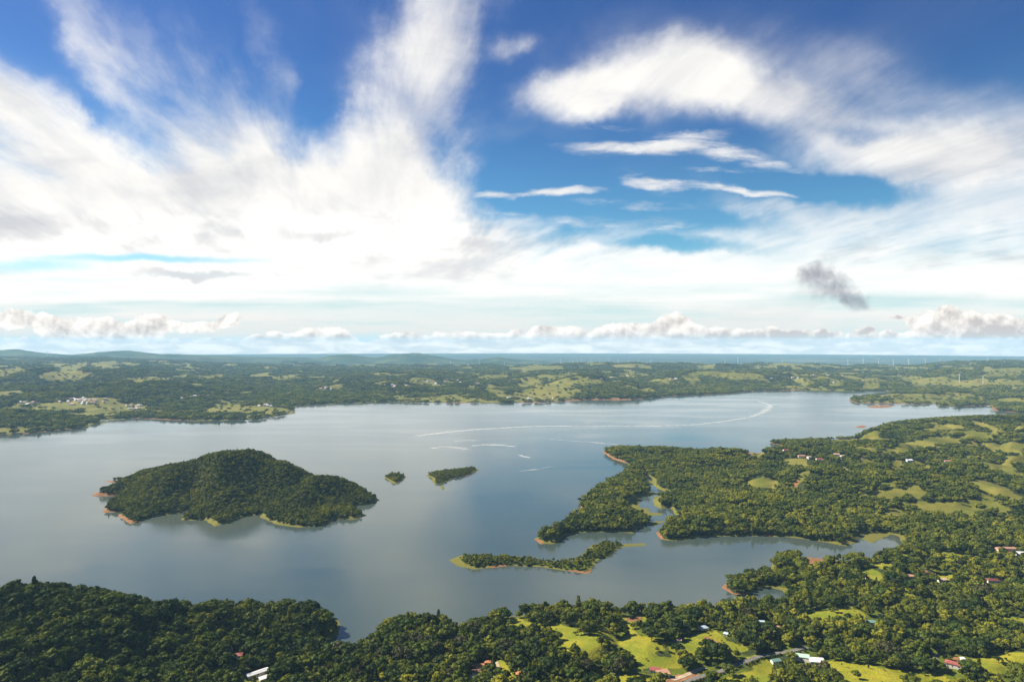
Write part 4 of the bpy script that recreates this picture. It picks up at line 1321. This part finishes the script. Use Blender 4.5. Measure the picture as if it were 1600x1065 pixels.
car(1565, 912.5, 0.3, M_WHITE, 'small white car parked beside the dark red roofed house')
car(1136, 1040, math.radians(30), M_WHITE, 'small white car standing on the verge of the road')

# ------------------------------------------------------------------ wind turbines on the far ridge
def turbine_meshes():
    out = {}
    n = 10
    v = [(r * math.cos(6.2832 * i / n), r * math.sin(6.2832 * i / n), z) for z, r in ((-6, 2.6), (62, 1.5)) for i in range(n)]
    f = [(i, (i + 1) % n, n + (i + 1) % n, n + i) for i in range(n)] + [tuple(range(n, 2 * n))]
    out['tower'] = (v, f)
    out['nacelle'] = box_vf(-1.9, 1.9, -4.0, 5.0, 61.5, 65.5)
    vh = [(1.9 * math.cos(6.2832 * i / 8), -4.0, 63.5 + 1.9 * math.sin(6.2832 * i / 8)) for i in range(8)] + [(0, -7.0, 63.5)]
    out['hub'] = (vh, [(i, (i + 1) % 8, 8) for i in range(8)] + [tuple(range(8))])
    for k in range(3):
        st = [(1.5, 1.0, .7), (8, 1.9, .5), (20, 1.3, .35), (32, .4, .15)]
        v = []
        for r, c, t in st:
            v += [(-c * .45, -5.2 - t, r), (c, -5.2, r), (-c * .45, -5.2 + t, r)]
        f = []
        for i in range(len(st) - 1):
            a, b = 3 * i, 3 * i + 3
            for q in range(3):
                f.append((a + q, a + (q + 1) % 3, b + (q + 1) % 3, b + q))
        out['blade%d' % k] = (v, f)
    return out


TM = turbine_meshes()
TMESH = {}
for k, (v, f) in TM.items():
    me = bpy.data.meshes.new('blade' if k.startswith('blade') else k)
    me.from_pydata(v, [], f)
    me.materials.append(M_WHITE)
    TMESH[k] = me


def turbine(px, py, hpx, label, group, spin, hitit=False, D0=None):
    if D0:
        D = D0
        x = (px - CX) / F * D
        z = HC - (py - CY) / F * D
        zt = float(look(Z, np.array([x]), np.array([D]))[0])
        z = max(z, zt)
        p = Vector((x, D, zt))
    elif hitit:
        p = hit(px, py, 4000, 12000)
    else:
        D = np.linspace(6200, 11500, 400)
        x = (px - CX) / F * D
        g = look(Z, x, D)
        app = CY + F * (HC - g) / D
        k = int(np.argmin(app + (D - 8500) ** 2 * 1e-7))
        p = Vector((x[k], D[k], g[k]))
    s = hpx * p.y / F / 88.0
    root = bpy.data.objects.new('wind_turbine', None)
    COL.objects.link(root)
    root.location = p
    root.scale = (s * 1.15, s * 1.15, s)
    root.rotation_euler = (0, 0, math.radians(-18))
    tag(root, label, 'wind turbine', group)
    for k in ('tower', 'nacelle', 'hub'):
        o = bpy.data.objects.new(k, TMESH[k])
        COL.objects.link(o)
        o.parent = root
    for k in range(3):
        o = bpy.data.objects.new('blade', TMESH['blade%d' % k])
        COL.objects.link(o)
        o.parent = root
        o.location = (0, 0, 63.5)
        o.rotation_euler = (0, spin + k * 2.0944, 0)
    KEEPOUT.append((p.x, p.y, 30))
    return root


ORD = ['first', 'second', 'third', 'fourth', 'fifth', 'sixth', 'seventh', 'eighth', 'ninth', 'tenth', 'eleventh', 'twelfth', 'thirteenth', 'fourteenth', 'fifteenth', 'sixteenth', 'seventeenth', 'eighteenth', 'nineteenth', 'twentieth']
rows = [
    ('thin row on the middle ridge', [(876, 577, 9), (890, 576, 7), (895.5, 576.5, 8), (902, 577, 8), (909, 577, 8), (923, 576, 8), (937, 577, 8), (952, 577, 10), (966, 577, 9), (982, 576, 7), (998, 576, 8), (1017, 575, 8)], None),
    ('tall row on the right ridge', [(1132.5, 577, 10), (1153, 578, 14), (1325, 579, 12), (1349, 580, 13), (1373, 581, 14), (1396, 583, 13), (1420, 583, 14), (1446, 582, 13)], None),
    ('faint row before the blue mountains', [(682, 576, 8), (704, 575, 8), (749, 578, 8), (788, 579, 7)], None),
]
sp_rng = np.random.default_rng(3)
for words_, items, _ in rows:
    for k, (px, py, hp) in enumerate(items):
        turbine(px, py, hp, 'white wind turbine, %s from the left in the %s' % (ORD[k], words_), 'wind turbines of the ' + words_, sp_rng.uniform(0, 2.09))
turbine(1469, 575, 8, 'small white wind turbine just left of the dark wooded hill', 'single wind turbines', .4)
turbine(1543, 571, 8, 'white wind turbine on top of the dark wooded hill', 'single wind turbines', 1.2)
turbine(1499, 597, 16, 'white wind turbine below the skyline, left of the pair', 'single wind turbines', .2, True)
turbine(1536, 600, 16, 'white wind turbine below the skyline, right of the pair', 'single wind turbines', .9, True)
turbine(1222, 578, 7, 'short white wind turbine right of the ridge crest buildings', 'single wind turbines', .1)
turbine(1274, 579, 7, 'lone faint wind turbine in the gap between the rows', 'single wind turbines', 1.7)
turbine(74, 553, 10, 'wind turbine on the cloudy left mountains, left of two', 'single wind turbines', 1.0, D0=13600)
turbine(89, 554, 7, 'wind turbine on the cloudy left mountains, right of two', 'single wind turbines', .3, D0=13600)

# ------------------------------------------------------------------ pale foam and slick streaks, cloud reflection put into their colour
def foam_sheen_material():
    m, N, out = mat('foam')
    g = N.n('ShaderNodeNewGeometry').outputs['Position']
    e = N.n('ShaderNodeAttribute', attribute_name='edge').outputs['Fac']
    nz = N.noise(N.mapping(g, scale=(0.010, 0.045, 1), kind='POINT'), 1.0, 7, 0.7)
    a = N.ramp(N.m('ADD', e, N.m('MULTIPLY', N.m('SUBTRACT', nz, 0.5), 2.4)), 0.30, 1.1, 0.0, 0.50)
    b = N.n('ShaderNodeBsdfPrincipled')
    b.inputs['Base Color'].default_value = (0.60, 0.60, 0.57, 1)
    b.inputs['Roughness'].default_value = 0.35
    N.put(b.inputs['Alpha'], a)
    N.put(out.inputs[0], b.outputs[0])
    return m


M_FOAM_SHEEN = foam_sheen_material()


def foam(pix, halfs, label, dens=1.0):
    P = np.array([lake(*p) for p in pix])
    H = np.array(halfs, float)
    L = np.concatenate([[0], np.cumsum(np.hypot(*np.diff(P, axis=0).T))])
    s = np.linspace(0, L[-1], max(24, int(L[-1] / 12)))
    x, y, h = np.interp(s, L, P[:, 0]), np.interp(s, L, P[:, 1]), np.interp(s, L, H)
    k = np.ones(7) / 7
    xp, yp = np.pad(x, 3, 'edge'), np.pad(y, 3, 'edge')
    x, y = np.convolve(xp, k, 'valid'), np.convolve(yp, k, 'valid')
    x += 10 * fbm(s, s * 0 + 3, 160, 3)
    y += 16 * fbm(s, s * 0 + 90, 160, 3)
    tx, ty = np.gradient(x), np.gradient(y)
    l = np.hypot(tx, ty) + 1e-6
    nx, ny = -ty / l, tx / l
    cols = (-1.0, -.5, 0, .5, 1.0)
    ev = (0, .6, .95, .6, 0)
    v, f, e = [], [], []
    for i in range(len(x)):
        end = min(1.0, i / 4, (len(x) - 1 - i) / 4)
        for c, w_ in zip(cols, ev):
            c = c * 1.5
            v.append((x[i] + nx[i] * c * h[i], y[i] + ny[i] * c * h[i], 0.02))
            e.append(w_ * dens * end)
        if i:
            for q in range(4):
                a = 5 * (i - 1) + q
                f.append((a, a + 5, a + 6, a + 1))
    o = mesh_obj('foam_sheen_streak', v, f, M_FOAM_SHEEN)
    at = o.data.attributes.new('edge', 'FLOAT', 'POINT')
    at.data.foreach_set('value', np.array(e, np.float32))
    tag(o, label, kind='stuff')


foam([(640, 683), (700, 675), (760, 670), (830, 666), (900, 666), (1000, 666), (1080, 664), (1130, 659), (1170, 652), (1192, 645), (1200, 638), (1205, 634), (1192, 629), (1180, 626)], [26, 26, 22, 24, 18, 15, 15, 17, 20, 26, 30, 26, 16, 12],
     'long curved pale foam and sheen line sweeping across the upper lake')
foam([(665, 702), (690, 698), (720, 700), (735, 703)], [16, 26, 26, 14], 'ragged pale slick left of the middle slicks', .9)
foam([(722, 697), (760, 695), (790, 696), (812, 700)], [14, 24, 26, 12], 'ragged pale slick above the elongated islet', .95)
foam([(700, 690), (730, 688), (760, 690)], [10, 16, 10], 'faint slick under the long foam line', .8)
foam([(808, 710), (822, 714), (832, 716)], [8, 14, 8], 'small bright slick left of the wooded point', .9)
foam([(797, 737), (835, 734), (860, 730), (870, 726)], [6, 11, 11, 6], 'thin curved slick in the middle of the lake', .62)
foam([(845, 685), (880, 688), (920, 691), (960, 694), (985, 697)], [8, 12, 13, 12, 8], 'thin pale line leading to the wooded point', .75)
foam([(1075, 675), (1120, 673), (1180, 672), (1240, 674)], [8, 13, 13, 8], 'pale wind line right of the long foam line', .65)
foam([(1240, 660), (1270, 655), (1300, 650)], [10, 16, 10], 'faint wind line near the red earth islet', .55)
foam([(905, 661), (920, 660), (935, 661)], [6, 10, 6], 'short bright dash above the long foam line', .9)

# ------------------------------------------------------------------ forests
KO = np.array(KEEPOUT)


def blocked(x, y):
    b = np.zeros(len(x), bool)
    for kx, ky, r in KO:
        b |= (x - kx) ** 2 + (y - ky) ** 2 < r * r
    return b


def jgrid(sp, d0, d1, seed, half=44.0):
    rng = np.random.default_rng(seed)
    xm = math.tan(math.radians(half)) * d1
    gx = np.arange(-xm, xm, sp)
    gy = np.arange(d0 * .75, d1, sp)
    X, Y = np.meshgrid(gx, gy)
    X = X + rng.uniform(-.48, .48, X.shape) * sp
    Y = Y + rng.uniform(-.48, .48, X.shape) * sp
    m = (np.abs(X) < Y * math.tan(math.radians(half))) & (Y >= d0) & (Y < d1)
    return X[m], Y[m], rng


def grow(sp, d0, d1, seed, edge=0.0, pasture_p=0.03, smin=1.0):
    X, Y, rng = jgrid(sp, d0, d1, seed)
    s = look(S, X, Y)
    own = look(OWN.astype(float), X, Y)
    pz = look(PASTB, X, Y)
    so = look(SOILB, X, Y)
    bk = look(BNKA, X, Y)
    z = look(Z, X, Y)
    u = rng.uniform(0, 1, len(X))
    thin = (look(PAST, X, Y + 9) > .5) | (look(SOIL, X, Y + 9) > .4) | (look(PAST, X, Y + 15) > .5) | (look(SOIL, X, Y + 15) > .4) | (look(SOIL, X, Y + 24) > .4) | (look(SOIL, X, Y + 33) > .4)
    u3 = rng.uniform(0, 1, len(X))
    garden = (Y < 1250) & (CX + F * X / Y > 860)
    gn = fbm(X, Y, 70, 2)
    keep = ~(thin & (u3 < .75) & (Y < 2600)) & ~(garden & (u3 < .22 + .5 * gn))
    ok = keep & (s > smin) & (bk < 0.8) & (so < 0.6) & ((pz < 0.5) | ((bk > .3) & (pz < .8)) | (u < pasture_p)) & (z > 0.4)
    px = CX + F * X / Y
    py = CY + F * (HC - z) / Y
    ok &= (py < 1065 + 330) & (px > -260) & (px < 1860)
    ok &= ~np.isin(np.round(own), [k for k, n in enumerate(PNAMES) if n in ('marsh', 'red_a', 'islet_tiny')])
    X, Y, z, own, pz = X[ok], Y[ok], z[ok], np.round(own[ok]).astype(int), pz[ok]
    ok = ~blocked(X, Y)
    return X[ok], Y[ok], z[ok], own[ok], pz[ok], rng


def scatter(name, meshes, P, rot, scl, index, label, tilt=None):
    me = bpy.data.meshes.new(name)
    n = len(P)
    me.vertices.add(n)
    me.vertices.foreach_set('co', np.asarray(P, np.float32).ravel())
    for nm, tp, vals in (('rot', 'FLOAT', rot), ('scl', 'FLOAT', scl), ('idx', 'INT', index)):
        a = me.attributes.new(nm, tp, 'POINT')
        a.data.foreach_set('value', np.asarray(vals, np.float32 if tp == 'FLOAT' else np.int32))
    me.materials.append(M_LEAF)
    o = bpy.data.objects.new(name, me)
    COL.objects.link(o)
    ng = bpy.data.node_groups.new(name, 'GeometryNodeTree')
    ng.interface.new_socket('Geometry', in_out='INPUT', socket_type='NodeSocketGeometry')
    ng.interface.new_socket('Geometry', in_out='OUTPUT', socket_type='NodeSocketGeometry')
    nd, lk = ng.nodes, ng.links
    gi, go = nd.new('NodeGroupInput'), nd.new('NodeGroupOutput')
    iop = nd.new('GeometryNodeInstanceOnPoints')
    lk.new(gi.outputs[0], iop.inputs['Points'])
    g2i = nd.new('GeometryNodeGeometryToInstance')
    for mesh in reversed(meshes):
        src = bpy.data.objects.new(mesh.name, mesh)
        oi = nd.new('GeometryNodeObjectInfo')
        oi.inputs['Object'].default_value = src
        lk.new(oi.outputs['Geometry'], g2i.inputs[0])
    lk.new(g2i.outputs[0], iop.inputs['Instance'])
    iop.inputs['Pick Instance'].default_value = True

    def attr(nm, tp):
        a = nd.new('GeometryNodeInputNamedAttribute')
        a.data_type = tp
        a.inputs[0].default_value = nm
        return a.outputs[0]
    lk.new(attr('idx', 'INT'), iop.inputs['Instance Index'])
    cx = nd.new('ShaderNodeCombineXYZ')
    lk.new(attr('rot', 'FLOAT'), cx.inputs[2])
    lk.new(cx.outputs[0], iop.inputs['Rotation'])
    lk.new(attr('scl', 'FLOAT'), iop.inputs['Scale'])
    lk.new(iop.outputs[0], go.inputs[0])
    md = o.modifiers.new('scatter', 'NODES')
    md.node_group = ng
    tag(o, label, kind='stuff')
    return o


# single trees near the drone
X, Y, Zt, own, pz, rng = grow(6.9, 480, 1480, 21, pasture_p=0.03)
n = len(X)
vi = rng.choice(len(VAR), n, p=[.15, .15, .15, .10, .20, .03, .13, .09])
sc = np.clip(rng.lognormal(0.0, .33, n), .5, 1.9)
sc *= np.where(pz > .5, .62, 1.0)
rz = rng.uniform(0, 6.283, n)
px = CX + F * X / Y
py = CY + F * (HC - Zt) / Y
size = np.array([v[1] for v in VAR])[vi] * sc * F / Y
inview = (px > 6) & (px < 1594) & (py < 1072)
order = np.argsort(-np.where(inview & (own == 0), size * (1 + .0) + (py - 900) * .02, -1e9))
N_IND = 288
ind = order[:N_IND]
restm = np.ones(n, bool)
restm[ind] = False
MATS = [('dark green', M_LEAF_DARK), ('mid green', M_LEAF_MID), ('yellow green', M_LEAF_YEL), ('olive brown', M_LEAF_OLV)]
SHW = {'round': 'round', 'spreading': 'broad', 'open': 'open crowned', 'tall': 'tall narrow'}


def zone(px, py):
    for lim, w_ in ((180, 'on the far left forest slope'), (340, 'in the left slope woods'), (470, 'by the grassy left slope'), (600, 'below the narrow inlet'), (720, 'under the wooded knoll'),
                    (800, 'by the orange roofs'), (960, 'below the bright pasture'), (1120, 'in the roadside gardens'), (1300, 'in the farm thickets'), (1460, 'at the large pasture edge')):
        if px < lim:
            return w_
    return 'in the right hillside scrub'


def number_alike(roots):
    """things that would share a label are told apart by their order from left to right"""
    by = {}
    for o in roots:
        by.setdefault(o['label'], []).append(o)
    for lab, v in by.items():
        if len(v) > 1:
            v.sort(key=lambda o: o.location.x / o.location.y)
            for k, o in enumerate(v):
                w_ = ('left one' if k == 0 else 'right one') if len(v) == 2 else ('leftmost' if k == 0 else 'rightmost' if k == len(v) - 1 else ORD[min(k, 19)] + ' from left')
                o['label'] = lab + ', ' + w_


def single_tree(x, y, z, var, s, rot, matpair, label, group):
    sh, R, H, cm, tm = VAR[var]
    root = bpy.data.objects.new('tree', None)
    COL.objects.link(root)
    root.location = (x, y, z)
    root.scale = (s, s, s)
    root.rotation_euler = (0, 0, rot)
    tag(root, label, 'tree', group)
    c = bpy.data.objects.new('crown', cm)
    t = bpy.data.objects.new('trunk', tm)
    for o in (c, t):
        COL.objects.link(o)
        o.parent = root
    c.material_slots[0].link = 'OBJECT'
    c.material_slots[0].material = matpair
    return root


LMP = np.array([[a, b] for a, b, _ in LANDMARKS])
used_lab = {}


def tree_label(x, y, colour, var, s, px, py):
    sh, H = VAR[var][0], VAR[var][2] * s
    big = 'large ' if s > 1.1 else ('small ' if s < .82 else '')
    d = np.hypot(LMP[:, 0] - x, LMP[:, 1] - y)
    k = int(np.argmin(d))
    where = zone(px, py)
    if d[k] < 42:
        lx, ly, w_ = LANDMARKS[k]
        dx, dy = x - lx, y - ly
        rel = ('left of' if dx < 0 else 'right of') if abs(dx) > abs(dy) else ('behind' if dy > 0 else 'in front of')
        where = rel + ' ' + w_
    return '%s%s %s tree %s' % (big, SHW[sh], colour, where)


# colour of an individual follows the woods it stands in
pn = fbm(X, Y, 160, 3)
TREES = []
for i in ind:
    r = rng.uniform() + (0.25 if px[i] < 480 else -0.12) - 0.25 * pn[i]
    ci = 0 if r > .62 else 1 if r > .22 else 2 if r > .02 else 3
    lab = tree_label(X[i], Y[i], MATS[ci][0], vi[i], sc[i], px[i], py[i])
    TREES.append(single_tree(X[i], Y[i], Zt[i], vi[i], sc[i], rz[i], MATS[ci][1], lab, 'trees of the near woods'))
number_alike(TREES)
number_alike([o for o in COL.objects if o.name.startswith('house') and o.get('label') and 'roofed house in the' in o['label']])
# individual trees that stand out
for (qx, qy, var, s, mp, lab) in [
        (1020, 998, 0, 1.15, M_LEAF_PALE, 'leafless pale pinkish tree left of the tiny pink hut'),
        (1107, 1018, 3, 1.35, M_LEAF_DARK, 'big dark spreading tree below the cut earth bank'),
        (1058, 1022, 3, 1.15, M_LEAF_DARK, 'dark spreading tree on the verge below the tiny pink hut'),
        (1070, 1046, 3, 1.2, M_LEAF_DARK, 'dark dome shaped tree beside the gravel driveway'),
        (895, 1066, 3, 1.5, M_LEAF_MID, 'wide green umbrella shaped tree at the foot of the hill'),
        (898, 1010, 6, .55, M_LEAF_DARK, 'small lone dark tree in the bright green pasture'),
        (872, 1036, 4, .9, M_LEAF_PALE, 'bare greyish tree at the lower corner of the bright pasture'),
        (778, 1000, 4, 1.0, M_LEAF_PALE, 'bare greyish tree beside the narrow white house'),
        (1018, 1000, 3, 1.5, M_LEAF_DARK, 'very wide dark tree behind the leafless pale one'),
        (1444, 1055, 6, .5, M_LEAF_MID, 'small lone bush-like tree in the large pasture'),
        (1560, 1036, 7, .8, M_LEAF_DARK, 'dark low tree on the right hand meadow'),
        (1357, 1045, 5, .5, M_LEAF_MID, 'thin young tree at the top of the large pasture')]:
    p = hit(qx, qy)
    single_tree(p.x, p.y, p.z, var, s, rng.uniform(0, 6.28), mp, lab, 'lone trees of the near hillside')

main_near = restm & (own == 0)
PT = np.stack([X, Y, Zt], -1)
# mid and far woods: clumps of trees
X2, Y2, Z2, own2, pz2, rng2 = grow(15.5, 1480, 4200, 31, pasture_p=0.03)
nearpast = rng2.uniform(0, 1, len(X2)) < 0.0
solo2 = pz2 > 0.5
n2 = len(X2)
s2 = rng2.uniform(.75, 1.15, n2)
r2 = rng2.uniform(0, 6.28, n2)
i2 = rng2.integers(0, len(MIDC), n2) + len(VAR)
i2 = np.where(solo2, len(VAR) + len(MIDC) + rng2.integers(0, len(SOLO), n2), i2)
CROWNS = [v[3] for v in VAR] + MIDC + SOLO + DARKER
use_darker = (rng.uniform(0, 1, n) < np.interp(px, [0, 380, 520, 760, 1000], [.92, .85, .6, .35, .15])) & (own == 0)  # darker crowns, most frequent at the left and fewer to the right
vs = np.where(use_darker, vi + len(VAR) + len(MIDC) + len(SOLO), vi)
P2 = np.stack([X2, Y2, Z2], -1)


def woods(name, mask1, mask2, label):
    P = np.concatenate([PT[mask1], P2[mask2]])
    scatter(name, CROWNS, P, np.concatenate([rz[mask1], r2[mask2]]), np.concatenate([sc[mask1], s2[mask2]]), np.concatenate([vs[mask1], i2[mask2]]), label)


K = {n_: k for k, n_ in enumerate(PNAMES)}
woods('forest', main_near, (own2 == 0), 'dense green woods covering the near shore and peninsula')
# islands: single trees throughout
for nm, lab in (('island', 'thick dark woods covering the large hilly island'), ('spit', 'row of bushy trees along the thin low island'), ('islet_round', 'dark tree clump on the smallest round islet'), ('islet_long', 'dark trees along the elongated islet')):
    Xi, Yi, Zi, oi, pzi, ri = grow(5.8, 1150, 2300, 41 + K[nm], pasture_p=0.05)
    m = oi == K[nm]
    k = int(m.sum())
    scatter('forest', [v[3] for v in VAR], np.stack([Xi, Yi, Zi], -1)[m], ri.uniform(0, 6.28, k), ri.uniform(.45, 1.0, k) * (0.8 if 'is' != nm[:2] or 'islet' in nm else 1), ri.choice(len(VAR), k, p=[.2, .2, .2, .04, .12, .06, .16, .02]), lab)
X3, Y3, Z3, own3, pz3, rng3 = grow(30, 2600, 7200, 51, pasture_p=0.12)
m3 = (own3 == K['far']) | ((own3 == 0) & (Y3 > 4200))
X4, Y4, Z4, own4, pz4, rng4 = grow(62, 7200, 12600, 61, pasture_p=0.10)
n3, n4 = int(m3.sum()), len(X4)
i3 = rng3.integers(0, len(FARC), n3)
i3 = np.where(pz3[m3] > .5, len(FARC) + len(XFARC) + rng3.integers(0, len(MIDC), n3), i3)
i4 = rng4.integers(0, len(XFARC), n4) + len(FARC)
i4 = np.where(pz4 > .5, len(FARC) + len(XFARC) + rng4.integers(0, len(MIDC), n4), i4)
scatter('far_woodland', FARC + XFARC + MIDC, np.concatenate([np.stack([X3, Y3, Z3], -1)[m3], np.stack([X4, Y4, Z4], -1)]), np.concatenate([rng3.uniform(0, 6.28, n3), rng4.uniform(0, 6.28, n4)]),
        np.concatenate([rng3.uniform(.7, 1.1, n3), rng4.uniform(.6, 1.0, n4)]), np.concatenate([i3, i4]), 'patchwork of far woods on the hills across the lake')
# low scrub and bushes in the near pastures
Xb, Yb, Zb, ownb, pzb, rngb = grow(7.5, 520, 1500, 71, pasture_p=0.22, smin=3)
mb = (pzb > .5) & (ownb == 0)
kb = int(mb.sum())
scatter('scrub', SOLO, np.stack([Xb, Yb, Zb - .6], -1)[mb], rngb.uniform(0, 6.28, kb), rngb.uniform(.12, .40, kb), rngb.integers(0, len(SOLO), kb), 'low bushes and scrub dotted over the near pastures')

# hedge along the lower side of the road
xs, ys, nx, ny = road
ck = Crown()
hr = np.random.default_rng(9)
sgn = -1.0 if ny[len(ny) // 2] > 0 else 1.0
x0, y0 = xs[0], ys[0]
z0 = float(look(Z, np.array([x0]), np.array([y0]))[0])
for i in range(0, len(xs), 1):
    if hr.uniform() < .12:
        continue
    hx, hy = xs[i] + nx[i] * sgn * 6.5 + hr.normal() * .4, ys[i] + ny[i] * sgn * 6.5 + hr.normal() * .4
    hz = float(look(Z, np.array([hx]), np.array([hy]))[0])
    r = hr.uniform(1.2, 2.0)
    ck.lobe(hr, np.array([hx - x0, hy - y0, hz - z0 + r * .7]), np.array([r * 1.15, r, r]), 1, 14, .5, hr.uniform(.3, .6))
ho = bpy.data.objects.new('hedge', ck.mesh('hedge', M_LEAF_DARK))
ho.location = (x0, y0, z0)
COL.objects.link(ho)
tag(ho, 'dark clipped hedge following the lower side of the road', 'hedge')
print('trees', len(X), n2, n3, n4, kb)
